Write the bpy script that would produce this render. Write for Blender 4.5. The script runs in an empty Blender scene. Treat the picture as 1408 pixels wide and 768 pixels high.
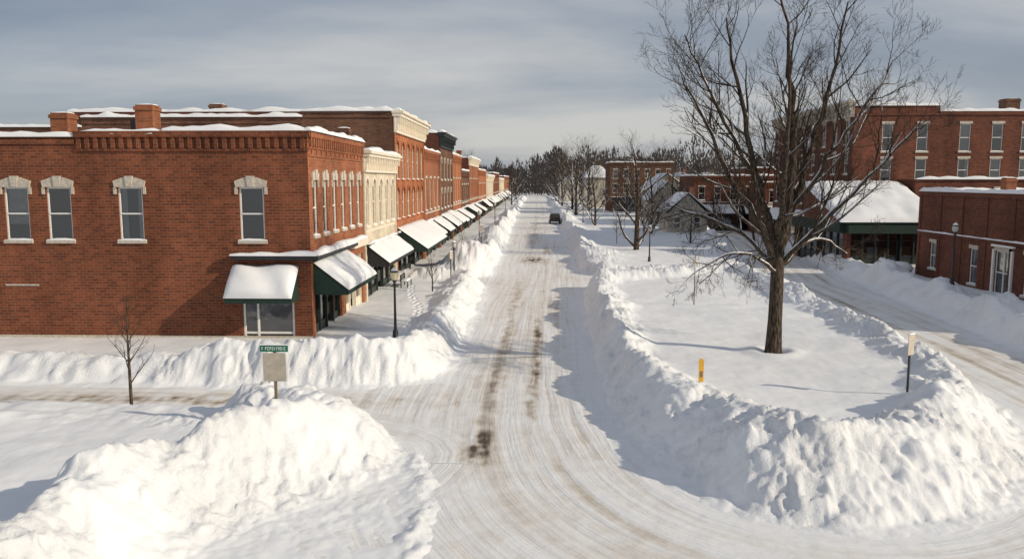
import bpy, math, random
import numpy as np
from mathutils import Vector
R=math.radians
scene=bpy.context.scene
rng=random.Random(7)

# ---------------------------------------------------------------- numpy noise
def _h(ix,iy,seed):
    ix=(ix.astype(np.int64)&0xffffffff).astype(np.uint64); iy=(iy.astype(np.int64)&0xffffffff).astype(np.uint64)
    n=(ix*np.uint64(374761393)+iy*np.uint64(668265263)+np.uint64(seed*1442695+12345))&np.uint64(0xffffffff)
    n=((n^(n>>np.uint64(13)))*np.uint64(1274126177))&np.uint64(0xffffffff)
    n=((n^(n>>np.uint64(15)))*np.uint64(2246822519))&np.uint64(0xffffffff)
    n=n^(n>>np.uint64(16))
    return n.astype(np.float64)/4294967296.0
def gn(x,y,seed=0):
    x0=np.floor(x);y0=np.floor(y);fx=x-x0;fy=y-y0
    ux=fx*fx*fx*(fx*(fx*6-15)+10);uy=fy*fy*fy*(fy*(fy*6-15)+10)
    def g(i,j):
        a=_h(x0+i,y0+j,seed)*2*np.pi
        return np.cos(a)*(fx-i)+np.sin(a)*(fy-j)
    a=g(0,0);b=g(1,0);c=g(0,1);d=g(1,1)
    return ((a*(1-ux)+b*ux)*(1-uy)+(c*(1-ux)+d*ux)*uy)*1.4
def fbm(x,y,o=4,seed=0):
    s=0;a=1.0;t=0
    for i in range(o):
        s=s+a*gn(x*2**i+17.3*i,y*2**i-9.1*i,seed+i);t+=a;a*=0.5
    return s/t
def worley(x,y,seed=0):
    x0=np.floor(x);y0=np.floor(y);best=np.full(x.shape,9.0)
    for i in(-1,0,1):
        for j in(-1,0,1):
            cx=x0+i+_h(x0+i,y0+j,seed);cy=y0+j+_h(x0+i,y0+j,seed+77)
            best=np.minimum(best,(cx-x)**2+(cy-y)**2)
    return np.sqrt(best)
def ss(a,b,x):
    t=np.clip((x-a)/(b-a),0,1);return t*t*(3-2*t)
def sdf(X,Y,poly):
    P=np.array(poly,float);n=len(P);best=np.full(X.shape,1e18);inside=np.zeros(X.shape,bool);arc=np.zeros(X.shape);acc=0
    for i in range(n):
        ax,ay=P[i];bx,by=P[(i+1)%n];ex,ey=bx-ax,by-ay;L2=ex*ex+ey*ey
        t=np.clip(((X-ax)*ex+(Y-ay)*ey)/L2,0,1)
        dd=(X-ax-t*ex)**2+(Y-ay-t*ey)**2
        m=dd<best;best=np.where(m,dd,best);arc=np.where(m,acc+t*math.sqrt(L2),arc);acc+=math.sqrt(L2)
        c=((ay>Y)!=(by>Y))
        with np.errstate(divide='ignore',invalid='ignore'):
            xi=ax+(Y-ay)*ex/(ey if ey!=0 else 1e-9)
        inside^=(c&(X<xi))
    d=np.sqrt(best)
    return np.where(inside,d,-d),arc
def chaikin(p,it=2):
    for _ in range(it):
        q=[]
        for i in range(len(p)):
            a=p[i];b=p[(i+1)%len(p)]
            q+= [(a[0]*.75+b[0]*.25,a[1]*.75+b[1]*.25),(a[0]*.25+b[0]*.75,a[1]*.25+b[1]*.75)]
        p=q
    return p
ISL=chaikin([(3.7,62),(3.2,50),(3.0,42),(2.8,32),(3.1,25.3),(4.2,21),(6.7,18.9),(9.8,19.0),(12.8,20.8),(15.4,24.2),(17.2,28.5),(17.9,36),(18.2,50),(18.8,66),(17,69.5),(10,66),(7,63.8),(4.6,63.8)],2)
L0=chaikin([(-3.9,23.8),(-4.4,22.0),(-6.0,20.1),(-7.5,18.1),(-8.0,16),(-8,2),(-90,2),(-90,28.2),(-16,28.3),(-9.5,27.7),(-6,26.2),(-4.4,25.2)],1)
L1=[(-3.9,64),(-3.8,50),(-3.9,36),(-4.4,33.6),(-6,32.4),(-12,32.2),(-25,32.8),(-90,33.4),(-90,66),(-8,66.5),(-5,66)]
L2=[(-4.1,400),(-4.3,180),(-4.0,120),(-3.7,90),(-3.9,71),(-6,69),(-90,69),(-90,400)]
R2=[(4.0,76),(5.5,71.5),(9.6,69.8),(17,73.5),(20,76),(23,93),(27,120),(40,200),(60,400),(6,400),(5.2,180),(4.6,115)]
R3=[(24.3,36.5),(24.6,42),(25.6,52),(26.6,62),(30,93),(35,120),(50,200),(75,400),(500,400),(500,34),(26,34.5)]
SK=chaikin([(-3.9,25),(-3.0,22.5),(-2.6,19.5),(-2.6,16),(-2.9,2),(-12,2),(-12,25)],1)
hrg=random.Random(44)
HEAPS=[(-6.2,73,1.0,1.6),(-5.7,82,.8,1.5),(-6,96,.7,2),(27.6,47,1.0,1.8),(28.4,55,.8,1.6),(29,66,.9,1.6),(6.5,78,.6,2.),(27,41,.9,1.7)]
for k in range(30):
    y=hrg.uniform(72,230);HEAPS.append((hrg.choice([-5.2,5.9,-6.6])+hrg.uniform(-.8,.8),y,hrg.uniform(.3,1.0),hrg.uniform(1.2,2.4)))
STEPS=[]
for (ax,ay,bx,by) in((-6.9,40,-8.6,60),):
    L=math.hypot(bx-ax,by-ay);n=int(L/.62)
    for k in range(n):
        t=k/n;sg=1 if k%2 else -1;wx_=.6*math.sin(t*5)
        STEPS.append((ax+(bx-ax)*t+sg*.14+wx_+hrg.uniform(-.05,.05),ay+(by-ay)*t+hrg.uniform(-.08,.08)))
def ground_h(X,Y):
    farw=1+1.6*ss(60,120,Y)
    wx=X+.38*farw*fbm(X*.6,Y*.45,3,5);wy=Y+.36*fbm(X*.7,Y*.7,3,9)
    big=fbm(X*.22,Y*.22,2,21);mid=fbm(X*.9,Y*.9,3,31)
    und=.19*fbm(X*.16,Y*.16,3,41)+.05*fbm(X*.6+mid*.3,Y*.6,3,43)
    crumb=ss(-.28,.25,fbm(X*.33,Y*.33,3,47))
    H=np.full(X.shape,-.06);CH=np.zeros(X.shape)
    def block(poly,hr,hi,ro,wi,rough=1.0):
        nonlocal H,CH
        sd,_=sdf(wx,wy,poly)
        sd=sd+.12*fbm(X*2.3,Y*2.3,3,51)
        rise=ss(0,1,np.clip(sd/ro,0,1)**.78)
        fall=ss(0,1,(sd-ro*.85)/(wi*(1+.7*big)))
        hrl=hr*(1+.36*big+.20*mid)
        h=rise*(hrl*(1-fall)+(hi+und)*fall)
        w=ss(-.1,.3,sd)*(1-ss(ro+wi*.3,ro+wi*.95,sd))*rough
        apron=.13*np.exp(np.minimum(sd,0)/.5)
        h=np.where(sd>0,h+.06,apron-.06)
        m=h>H
        H=np.where(m,h,H);CH=np.where(m|(w>CH),np.maximum(w,.45*np.exp(-np.abs(sd)/.55)*np.minimum(rough,1)),CH)
    sk,_=sdf(wx,wy,SK)
    berm=np.exp(-((sk-.25)/.3)**2)
    H=np.where(sk>-.8,np.maximum(H,.028+.05*berm+.02*mid+.035*fbm(X*2.2,Y*2.2,4,61)-.11*ss(.25,-.7,sk)),H)
    CH=np.where(sk>-.3,.22+.35*berm,CH)
    block(ISL,1.5+.28*ss(30,22,Y),.92,1.25+1.9*ss(33,24,Y),1.9)
    hr0=1.2+1.6*np.exp(-((X+10.0)**2/9+(Y-22.6)**2/12))+.75*ss(-8,-10,X)*ss(22,16,Y)
    nb=ss(24.8,26.2,Y)*ss(-9.5,-11,X)
    block(L0,hr0*(1-nb)+.66*nb,.66-.1*ss(-9,-6,X),1.0+1.5*ss(27,22,Y),2.2,1-.93*nb)
    hr1=1.3+1.0*np.exp(-((X+11.3)**2/7+(Y-34.6)**2/5))-.5*ss(-13,-16,X)+.25*np.exp(-((X+7)**2/5+(Y-34)**2/5))
    block(L1,hr1,.62,1.45,1.7,)
    gap=.55+.75*ss(-.25,.25,gn(Y*.09,Y*0+3.3,77))
    block(L2,1.2*gap,.6,1.3,1.8)
    gap=.55+.75*ss(-.25,.25,gn(Y*.08,Y*0+9.3,78))
    block(R2,1.25*gap,.65,1.4,2.2)
    block(R3,1.25+0*X,.55,1.5,2.2)
    for (hx,hy,ha,hs) in HEAPS:
        e=np.exp(-((X-hx)**2+(Y-hy)**2)/hs**2);H=H+ha*e*(1+.3*mid)*(H>.2);CH=np.maximum(CH,ss(.05,.4,e)*(H>.2))
    near=ss(130,70,Y)
    wq=mid*.6;wr=fbm(X*2.1,Y*2.1,2,97)*.5
    l1=.6-worley(X*1.1+wr,Y*1.1+wq,71);l2=.55-worley(X*2.6,Y*2.6+wr,72);l3=.5-worley(X*5.6+wr,Y*5.6,73);l4=.5-worley(X*10.5,Y*10.5+wr,74)
    k=.35+.75*crumb
    lump=l1*.15+(l2*.13+l3*.085+l4*.035)*k
    H=H+CH*near*(lump+.26*fbm(X*.8,Y*.8,6,81)-.03)+CH*(1-near)*.35*fbm(X*.5,Y*.3,3,85)
    H=H+.012*fbm(X*2.4,Y*2.4,3,91)*(H>.3)
    # hollow and collar round the big tree, boot prints on the pavement
    r=np.hypot(X-10.6,Y-35.3);H=H+np.where(r<3,.16*np.exp(-((r-.9)/.45)**2)-.16*np.exp(-(r/.45)**2),0)
    for (fx,fy) in STEPS:
        m=(np.abs(X-fx)<.5)&(np.abs(Y-fy)<.6)
        if m.any():
            d=((X[m]-fx)/.13)**2+((Y[m]-fy)/.2)**2;H[m]-=.12*np.exp(-d*d)-.03*np.exp(-(d-1.8)**2)
    return H,CH*(.45+.55*crumb)
def gz(x,y):
    h,_=ground_h(np.array([float(x)]),np.array([float(y)]));return float(h[0])

# ---------------------------------------------------------------- materials
def newmat(name):
    m=bpy.data.materials.new(name);m.use_nodes=True;nt=m.node_tree
    b=nt.nodes['Principled BSDF'];return m,nt,b
def N(nt,t,**k):
    n=nt.nodes.new(t)
    for a,v in k.items():
        if a in n.inputs.keys(): n.inputs[a].default_value=v
        else: setattr(n,a,v)
    return n
def plain(name,col,rough=.6,noise=.15,scale=6,metal=0,bump=0.0,spec=.5):
    m,nt,b=newmat(name)
    tc=N(nt,'ShaderNodeTexCoord');no=N(nt,'ShaderNodeTexNoise');no.inputs['Scale'].default_value=scale;no.inputs['Detail'].default_value=5
    nt.links.new(tc.outputs['Object'],no.inputs['Vector'])
    mr=N(nt,'ShaderNodeMapRange');mr.inputs[1].default_value=.3;mr.inputs[2].default_value=.7;mr.inputs[3].default_value=1-noise;mr.inputs[4].default_value=1+noise
    nt.links.new(no.outputs['Fac'],mr.inputs[0])
    vm=N(nt,'ShaderNodeVectorMath',operation='SCALE');vm.inputs[0].default_value=col;nt.links.new(mr.outputs[0],vm.inputs['Scale'])
    nt.links.new(vm.outputs[0],b.inputs['Base Color'])
    b.inputs['Roughness'].default_value=rough;b.inputs['Metallic'].default_value=metal;b.inputs['Specular IOR Level'].default_value=spec
    if bump:
        bp=N(nt,'ShaderNodeBump');bp.inputs['Strength'].default_value=bump;bp.inputs['Distance'].default_value=.05
        nt.links.new(no.outputs['Fac'],bp.inputs['Height']);nt.links.new(bp.outputs[0],b.inputs['Normal'])
    return m
def brick(name,c1,c2,mortar,bw=.38,rh=.145,stain=.42):
    m,nt,b=newmat(name)
    uv=N(nt,'ShaderNodeUVMap');bt=N(nt,'ShaderNodeTexBrick')
    nt.links.new(uv.outputs[0],bt.inputs['Vector'])
    for k,v in {'Color1':(*c1,1),'Color2':(*c2,1),'Mortar':(*mortar,1),'Scale':1.0,'Mortar Size':.015,'Mortar Smooth':.2,'Bias':0.0,'Brick Width':bw,'Row Height':rh}.items(): bt.inputs[k].default_value=v
    n1=N(nt,'ShaderNodeTexNoise');n1.inputs['Scale'].default_value=.35;n1.inputs['Detail'].default_value=7;n1.inputs['Roughness'].default_value=.6
    n2=N(nt,'ShaderNodeTexNoise');n2.inputs['Scale'].default_value=2.5;n2.inputs['Detail'].default_value=4
    mp=N(nt,'ShaderNodeMapping');mp.inputs['Scale'].default_value=(1,.35,1)
    nt.links.new(uv.outputs[0],mp.inputs[0]);nt.links.new(mp.outputs[0],n1.inputs['Vector']);nt.links.new(uv.outputs[0],n2.inputs['Vector'])
    m1=N(nt,'ShaderNodeMapRange');m1.inputs[1].default_value=.32;m1.inputs[2].default_value=.68;m1.inputs[3].default_value=1-stain;m1.inputs[4].default_value=1.12
    m2=N(nt,'ShaderNodeMapRange');m2.inputs[1].default_value=.3;m2.inputs[2].default_value=.7;m2.inputs[3].default_value=.86;m2.inputs[4].default_value=1.1
    nt.links.new(n1.outputs['Fac'],m1.inputs[0]);nt.links.new(n2.outputs['Fac'],m2.inputs[0])
    mu=N(nt,'ShaderNodeMath',operation='MULTIPLY');nt.links.new(m1.outputs[0],mu.inputs[0]);nt.links.new(m2.outputs[0],mu.inputs[1])
    vm=N(nt,'ShaderNodeVectorMath',operation='SCALE');nt.links.new(bt.outputs['Color'],vm.inputs[0]);nt.links.new(mu.outputs[0],vm.inputs['Scale'])
    nt.links.new(vm.outputs[0],b.inputs['Base Color']);b.inputs['Roughness'].default_value=.9;b.inputs['Specular IOR Level'].default_value=.2
    bp=N(nt,'ShaderNodeBump');bp.inputs['Strength'].default_value=.5;bp.inputs['Distance'].default_value=.02;bp.invert=True
    nt.links.new(bt.outputs['Fac'],bp.inputs['Height']);nt.links.new(bp.outputs[0],b.inputs['Normal'])
    return m
M={}
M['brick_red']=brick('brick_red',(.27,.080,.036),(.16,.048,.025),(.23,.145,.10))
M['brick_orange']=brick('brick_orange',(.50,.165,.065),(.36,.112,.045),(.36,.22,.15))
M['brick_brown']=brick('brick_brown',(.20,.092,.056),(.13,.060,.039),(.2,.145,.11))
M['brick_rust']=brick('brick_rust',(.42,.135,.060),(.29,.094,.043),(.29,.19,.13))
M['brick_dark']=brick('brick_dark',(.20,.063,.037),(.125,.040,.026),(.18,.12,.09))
M['brick_cream']=brick('brick_cream',(.70,.61,.48),(.64,.56,.44),(.55,.48,.38),stain=.2)
M['stone']=plain('stone_trim',(.50,.45,.38),.8,.2,8,bump=.2)
M['cream']=plain('cream_paint',(.74,.67,.55),.6,.1,5)
M['white']=plain('white_paint',(.78,.77,.74),.5,.06,5)
M['darktrim']=plain('dark_green_paint',(.018,.026,.023),.45,.3,5)
M['black']=plain('black_metal',(.018,.018,.02),.4,.3,8)
M['canvas_green']=plain('green_canvas',(.010,.030,.022),.8,.3,8)
M['canvas_dark']=plain('dark_canvas',(.02,.02,.023),.8,.3,8)
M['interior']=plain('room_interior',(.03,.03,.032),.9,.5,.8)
M['curtain']=plain('curtain',(.45,.44,.42),.9,.15,3)
M['wood']=plain('weathered_wood',(.22,.16,.1),.8,.3,10)
M['yellow']=plain('yellow_plastic',(.75,.40,.03),.5,.1,10)
M['signback']=plain('sign_back',(.50,.44,.36),.6,.15,6)
M['signgreen']=plain('sign_green',(.01,.16,.085),.4,.1,6)
M['signwhite']=plain('sign_white',(.8,.8,.78),.4,.05,6)
M['globe']=plain('lamp_glass',(.72,.62,.40),.25,.1,6)
M['globe2']=plain('lamp_glass_frosted',(.45,.45,.42),.25,.1,6)
M['siding']=plain('pale_siding',(.5,.46,.38),.8,.1,2)
M['carpaint']=plain('car_paint',(.010,.010,.012),.3,.1,6)
M['tyre']=plain('tyre_rubber',(.02,.02,.02),.9,.1,6)
M['redlens']=plain('red_lens',(.4,.02,.02),.3,.1,6)
M['distant']=plain('distant_twigs',(.060,.052,.053),.95,.35,.05)
m,nt,b=newmat('window_glass')
nt.nodes.remove(b);o=nt.nodes['Material Output']
fr_=N(nt,'ShaderNodeFresnel');fr_.inputs['IOR'].default_value=1.7
tr=N(nt,'ShaderNodeBsdfTransparent');tr.inputs[0].default_value=(.75,.8,.82,1)
gl=N(nt,'ShaderNodeBsdfGlossy');gl.inputs['Roughness'].default_value=.03
tc=N(nt,'ShaderNodeTexCoord');no=N(nt,'ShaderNodeTexNoise');no.inputs['Scale'].default_value=1.5
bp=N(nt,'ShaderNodeBump');bp.inputs['Strength'].default_value=.25;bp.inputs['Distance'].default_value=.03
nt.links.new(tc.outputs['Object'],no.inputs['Vector']);nt.links.new(no.outputs['Fac'],bp.inputs['Height']);nt.links.new(bp.outputs[0],gl.inputs['Normal'])
mx=N(nt,'ShaderNodeMixShader');ad=N(nt,'ShaderNodeMath',operation='ADD');ad.inputs[1].default_value=.12
nt.links.new(fr_.outputs[0],ad.inputs[0]);nt.links.new(ad.outputs[0],mx.inputs[0]);nt.links.new(tr.outputs[0],mx.inputs[1]);nt.links.new(gl.outputs[0],mx.inputs[2]);nt.links.new(mx.outputs[0],o.inputs['Surface'])
M['glass']=m
def snowmat(name,col=(.81,.825,.855),b1=.5,s1=10):
    m,nt,b=newmat(name)
    ge=N(nt,'ShaderNodeNewGeometry')
    n1=N(nt,'ShaderNodeTexNoise');n1.inputs['Scale'].default_value=s1;n1.inputs['Detail'].default_value=9;n1.inputs['Roughness'].default_value=.72
    nt.links.new(ge.outputs['Position'],n1.inputs['Vector'])
    at=N(nt,'ShaderNodeAttribute');at.attribute_name='rough'
    st=N(nt,'ShaderNodeMapRange');st.inputs[3].default_value=b1*.22;st.inputs[4].default_value=b1*1.5;nt.links.new(at.outputs['Fac'],st.inputs[0])
    bp=N(nt,'ShaderNodeBump');bp.inputs['Distance'].default_value=.10
    nt.links.new(st.outputs[0],bp.inputs['Strength']);nt.links.new(n1.outputs['Fac'],bp.inputs['Height']);nt.links.new(bp.outputs[0],b.inputs['Normal'])
    n3=N(nt,'ShaderNodeTexNoise');n3.inputs['Scale'].default_value=.6;n3.inputs['Detail'].default_value=8;n3.inputs['Roughness'].default_value=.65;nt.links.new(ge.outputs['Position'],n3.inputs['Vector'])
    mr=N(nt,'ShaderNodeMapRange');mr.inputs[1].default_value=.3;mr.inputs[2].default_value=.7;mr.inputs[3].default_value=.93;mr.inputs[4].default_value=1.03;nt.links.new(n3.outputs['Fac'],mr.inputs[0])
    vm=N(nt,'ShaderNodeVectorMath',operation='SCALE');vm.inputs[0].default_value=col;nt.links.new(mr.outputs[0],vm.inputs['Scale'])
    nt.links.new(vm.outputs[0],b.inputs['Base Color']);b.inputs['Roughness'].default_value=.6;b.inputs['Specular IOR Level'].default_value=.15
    return m
M['snow']=snowmat('snow')
m,nt,b=newmat('packed_snow_road')
ga=N(nt,'ShaderNodeAttribute');ga.attribute_name='trk';gb=N(nt,'ShaderNodeAttribute');gb.attribute_name='trk2';gd=N(nt,'ShaderNodeAttribute');gd.attribute_name='dirt';gw=N(nt,'ShaderNodeAttribute');gw.attribute_name='wmix'
def streak(src,sx,sy,det,rough=.6):
    mp=N(nt,'ShaderNodeMapping');mp.inputs['Scale'].default_value=(sx,sy,1);no=N(nt,'ShaderNodeTexNoise');no.inputs['Scale'].default_value=1;no.inputs['Detail'].default_value=det;no.inputs['Roughness'].default_value=rough
    nt.links.new(src.outputs['Vector'],mp.inputs[0]);nt.links.new(mp.outputs[0],no.inputs['Vector']);return no.outputs['Fac']
a1=streak(ga,3.0,.09,4,.55);a2=streak(gb,3.0,.12,4,.55);f1=streak(ga,12,.7,4,.6);f2=streak(gb,12,.7,4,.6)
def mixf(f,a,b_):
    mm=N(nt,'ShaderNodeMix');mm.data_type='FLOAT';nt.links.new(f,mm.inputs[0]);nt.links.new(a,mm.inputs[2]);nt.links.new(b_,mm.inputs[3]);return mm.outputs[0]
def mth(op,a,b_):
    n=N(nt,'ShaderNodeMath',operation=op)
    for i,q in enumerate((a,b_)):
        if isinstance(q,(int,float)): n.inputs[i].default_value=q
        else: nt.links.new(q,n.inputs[i])
    return n.outputs[0]
sA=mixf(gw.outputs['Fac'],a1,a2);sF=mixf(gw.outputs['Fac'],f1,f2)
ge=N(nt,'ShaderNodeNewGeometry');nz=N(nt,'ShaderNodeTexNoise');nz.inputs['Scale'].default_value=1.1;nz.inputs['Detail'].default_value=9;nz.inputs['Roughness'].default_value=.66;nt.links.new(ge.outputs['Position'],nz.inputs['Vector'])
nb_=N(nt,'ShaderNodeTexNoise');nb_.inputs['Scale'].default_value=.28;nb_.inputs['Detail'].default_value=4;nt.links.new(ge.outputs['Position'],nb_.inputs['Vector'])
sm=N(nt,'ShaderNodeMapRange');sm.inputs[1].default_value=.36;sm.inputs[2].default_value=.62;sm.inputs[3].default_value=.3;sm.inputs[4].default_value=1.15;nt.links.new(nb_.outputs['Fac'],sm.inputs[0])
st=mth('MULTIPLY',mth('ADD',mth('MULTIPLY',mth('SUBTRACT',sA,.5),3.0),mth('MULTIPLY',mth('SUBTRACT',sF,.5),.9)),sm.outputs[0])
v=mth('ADD',mth('ADD',mth('MULTIPLY',st,.32),gd.outputs['Fac']),mth('MULTIPLY',mth('SUBTRACT',nz.outputs['Fac'],.5),.7))
cr=N(nt,'ShaderNodeValToRGB');e=cr.color_ramp.elements
e[0].position=.12;e[0].color=(.80,.81,.83,1);e[1].position=1.0;e[1].color=(.085,.066,.05,1)
for p,c in((.34,(.72,.70,.68,1)),(.54,(.57,.52,.465,1)),(.78,(.30,.25,.20,1))):
    x=e.new(p);x.color=c
nt.links.new(v,cr.inputs[0]);nt.links.new(cr.outputs[0],b.inputs['Base Color']);b.inputs['Roughness'].default_value=.6;b.inputs['Specular IOR Level'].default_value=.25
bp=N(nt,'ShaderNodeBump');bp.inputs['Strength'].default_value=.7;bp.inputs['Distance'].default_value=.06
hh=mth('ADD',mth('MULTIPLY',sA,-1.4),mth('ADD',mth('MULTIPLY',sF,-.35),mth('MULTIPLY',nz.outputs['Fac'],.9)))
nt.links.new(hh,bp.inputs['Height']);nt.links.new(bp.outputs[0],b.inputs['Normal'])
M['road']=m
def bark(name,snow):
    m,nt,b=newmat(name)
    tc=N(nt,'ShaderNodeNewGeometry');no=N(nt,'ShaderNodeTexNoise');no.inputs['Scale'].default_value=5;no.inputs['Detail'].default_value=6
    mp=N(nt,'ShaderNodeMapping');mp.inputs['Scale'].default_value=(3,3,.6);nt.links.new(tc.outputs['Position'],mp.inputs[0]);nt.links.new(mp.outputs[0],no.inputs['Vector'])
    cr=N(nt,'ShaderNodeValToRGB');cr.color_ramp.elements[0].position=.38;cr.color_ramp.elements[0].color=(.022,.018,.015,1);cr.color_ramp.elements[1].position=.68;cr.color_ramp.elements[1].color=(.135,.10,.074,1)
    nt.links.new(no.outputs['Fac'],cr.inputs[0])
    bp=N(nt,'ShaderNodeBump');bp.inputs['Strength'].default_value=1;bp.inputs['Distance'].default_value=.09;nt.links.new(no.outputs['Fac'],bp.inputs['Height']);nt.links.new(bp.outputs[0],b.inputs['Normal'])
    b.inputs['Roughness'].default_value=.9;b.inputs['Specular IOR Level'].default_value=.15
    if snow:
        sp=N(nt,'ShaderNodeSeparateXYZ');nt.links.new(tc.outputs['Normal'],sp.inputs[0])
        n2=N(nt,'ShaderNodeTexNoise');n2.inputs['Scale'].default_value=1.2;n2.inputs['Detail'].default_value=4;nt.links.new(tc.outputs['Position'],n2.inputs['Vector'])
        a=N(nt,'ShaderNodeMath',operation='ADD');nt.links.new(sp.outputs['Z'],a.inputs[0]);nt.links.new(n2.outputs['Fac'],a.inputs[1])
        mr=N(nt,'ShaderNodeMapRange');mr.inputs[1].default_value=.84;mr.inputs[2].default_value=.90;nt.links.new(a.outputs[0],mr.inputs[0])
        mx=N(nt,'ShaderNodeMix');mx.data_type='RGBA';nt.links.new(mr.outputs[0],mx.inputs[0]);nt.links.new(cr.outputs[0],mx.inputs[6]);mx.inputs[7].default_value=(.83,.84,.86,1);nt.links.new(mx.outputs[2],b.inputs['Base Color'])
    else: nt.links.new(cr.outputs[0],b.inputs['Base Color'])
    return m
M['bark']=bark('bark_snowy',True);M['twig']=bark('bark_twig',False)

# ---------------------------------------------------------------- mesh building
def link(o,parent=None):
    scene.collection.objects.link(o)
    if parent: o.parent=parent
    return o
def empty(name,loc=(0,0,0)):
    e=bpy.data.objects.new(name,None);e.location=loc;e.empty_display_size=.3;return link(e)
class MB:
    def __init__(s,mat,smooth=False): s.v=[];s.f=[];s.uv=[];s.mat=mat;s.smooth=smooth
    def poly(s,pts):
        i=len(s.v);pts=[Vector(p) for p in pts];s.v+=[tuple(p) for p in pts];s.f.append(tuple(range(i,i+len(pts))))
        n=Vector((0,0,0))
        for k in range(len(pts)):
            n+=pts[k].cross(pts[(k+1)%len(pts)])
        if n.length<1e-9: n=Vector((0,0,1))
        n.normalize()
        if abs(n.z)>.75:
            s.uv+=[(p.x,p.y) for p in pts]
        else:
            h=Vector((-n.y,n.x,0)).normalized();s.uv+=[(p.dot(h),p.z) for p in pts]
    def grid(s,P):
        i=len(s.v);n=len(P);m=len(P[0])
        for r in P:
            for p in r: s.v.append(tuple(p))
        for a in range(n-1):
            for b in range(m-1):
                q=(i+a*m+b,i+a*m+b+1,i+(a+1)*m+b+1,i+(a+1)*m+b);s.f.append(q)
                s.uv+=[(s.v[k][0],s.v[k][1]) for k in q]
    def obj(s,name,parent,loc=(0,0,0)):
        me=bpy.data.meshes.new(name);me.from_pydata(s.v,[],s.f)
        uv=me.uv_layers.new(name='UVMap');uv.data.foreach_set('uv',np.array(s.uv,dtype=np.float32).ravel())
        me.materials.append(s.mat)
        if s.smooth: me.polygons.foreach_set('use_smooth',[True]*len(s.f))
        o=bpy.data.objects.new(name,me);return link(o,parent)
class FR:
    def __init__(s,O,S): s.O=Vector(O);s.S=Vector(S).normalized();s.N=s.S.cross(Vector((0,0,1)))
    def P(s,a,z,n=0): return s.O+s.S*a+Vector((0,0,z))+s.N*n
def fbox(mb,fr,s0,s1,z0,z1,n0,n1):
    P=fr.P
    mb.poly([P(s0,z0,n1),P(s1,z0,n1),P(s1,z1,n1),P(s0,z1,n1)])
    mb.poly([P(s1,z0,n0),P(s0,z0,n0),P(s0,z1,n0),P(s1,z1,n0)])
    mb.poly([P(s0,z0,n0),P(s0,z0,n1),P(s0,z1,n1),P(s0,z1,n0)])
    mb.poly([P(s1,z0,n1),P(s1,z0,n0),P(s1,z1,n0),P(s1,z1,n1)])
    mb.poly([P(s0,z1,n1),P(s1,z1,n1),P(s1,z1,n0),P(s0,z1,n0)])
    mb.poly([P(s0,z0,n0),P(s1,z0,n0),P(s1,z0,n1),P(s0,z0,n1)])
def prism(mb,fr,pts,n0,n1):
    P=fr.P
    mb.poly([P(a,z,n1) for a,z in pts])
    for i in range(len(pts)):
        a,z=pts[i];c,d=pts[(i+1)%len(pts)]
        mb.poly([P(a,z,n0),P(c,d,n0),P(c,d,n1),P(a,z,n1)])
def wall(mb,fr,s0,s1,z0,z1,ops,depth=.34):
    S=sorted({s0,s1}|{o[0] for o in ops}|{o[1] for o in ops});Z=sorted({z0,z1}|{o[2] for o in ops}|{o[3] for o in ops})
    P=fr.P
    for i in range(len(S)-1):
        for j in range(len(Z)-1):
            cs=(S[i]+S[i+1])/2;cz=(Z[j]+Z[j+1])/2
            if any(o[0]<cs<o[1] and o[2]<cz<o[3] for o in ops): continue
            mb.poly([P(S[i],Z[j]),P(S[i+1],Z[j]),P(S[i+1],Z[j+1]),P(S[i],Z[j+1])])
    for a,b,c,d in ops:
        mb.poly([P(a,c,0),P(a,c,-depth),P(a,d,-depth),P(a,d,0)]);mb.poly([P(b,c,-depth),P(b,c,0),P(b,d,0),P(b,d,-depth)])
        mb.poly([P(a,c,0),P(b,c,0),P(b,c,-depth),P(a,c,-depth)]);mb.poly([P(a,d,-depth),P(b,d,-depth),P(b,d,0),P(a,d,0)])
def snow_strip(mb,p0,p1,w,h,seed=0):
    p0=Vector(p0);p1=Vector(p1);d=p1-p0;L=d.length;d.normalize();side=d.cross(Vector((0,0,1))).normalized();n=max(3,int(L/.45))
    tt=np.arange(n+1)/n*L*.6+seed*3.7;K=fbm(tt,tt*0+seed*1.3,3,seed)
    G=[]
    for i in range(n+1):
        t=i/n;c=p0+d*(L*t);k=float(K[i])
        hh=h*(1+1.1*k);ww=w*(1+.25*k)
        if i in(0,n): hh*=.5;ww*=.85
        row=[]
        for a in range(9):
            an=math.pi*a/8;row.append(c+side*(-math.cos(an)*ww/2)+Vector((0,0,(math.sin(an)**.6)*hh)))
        G.append(row)
    mb.grid(G);mb.poly(G[0]);mb.poly(list(reversed(G[-1])))
def snow_patch(mb,a,b,c,d,th,seed=0,n=14,m=8):
    a,b,c,d=map(Vector,(a,b,c,d));nr=(b-a).cross(d-a).normalized()
    if nr.z<0: nr=-nr
    nr=(nr+Vector((0,0,.6))).normalized()
    G=[]
    for i in range(n+1):
        u=.5-.5*math.cos(math.pi*i/n);row=[]
        for j in range(m+1):
            v=.5-.5*math.cos(math.pi*j/m);p=a*(1-u)*(1-v)+b*u*(1-v)+c*u*v+d*(1-u)*v
            e=(1-abs(2*u-1)**8)*(1-abs(2*v-1)**6)
            k=float(fbm(np.array([p.x*.8+p.y*.8+seed]),np.array([p.z*.9+seed*2.1+v*2]),2,seed)[0])
            row.append(p+nr*(th*(e**.5)*(1+.8*k)))
        G.append(row)
    mb.grid(G)
class BLD:
    def __init__(s,name): s.name=name;s.p={}
    def mb(s,part,mat,smooth=False):
        k=(part,mat)
        if k not in s.p: s.p[k]=MB(M[mat],smooth)
        return s.p[k]
    def done(s):
        e=empty(s.name)
        for (part,mat),mb in s.p.items():
            if mb.f: mb.obj(part,e)
        return e
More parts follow.
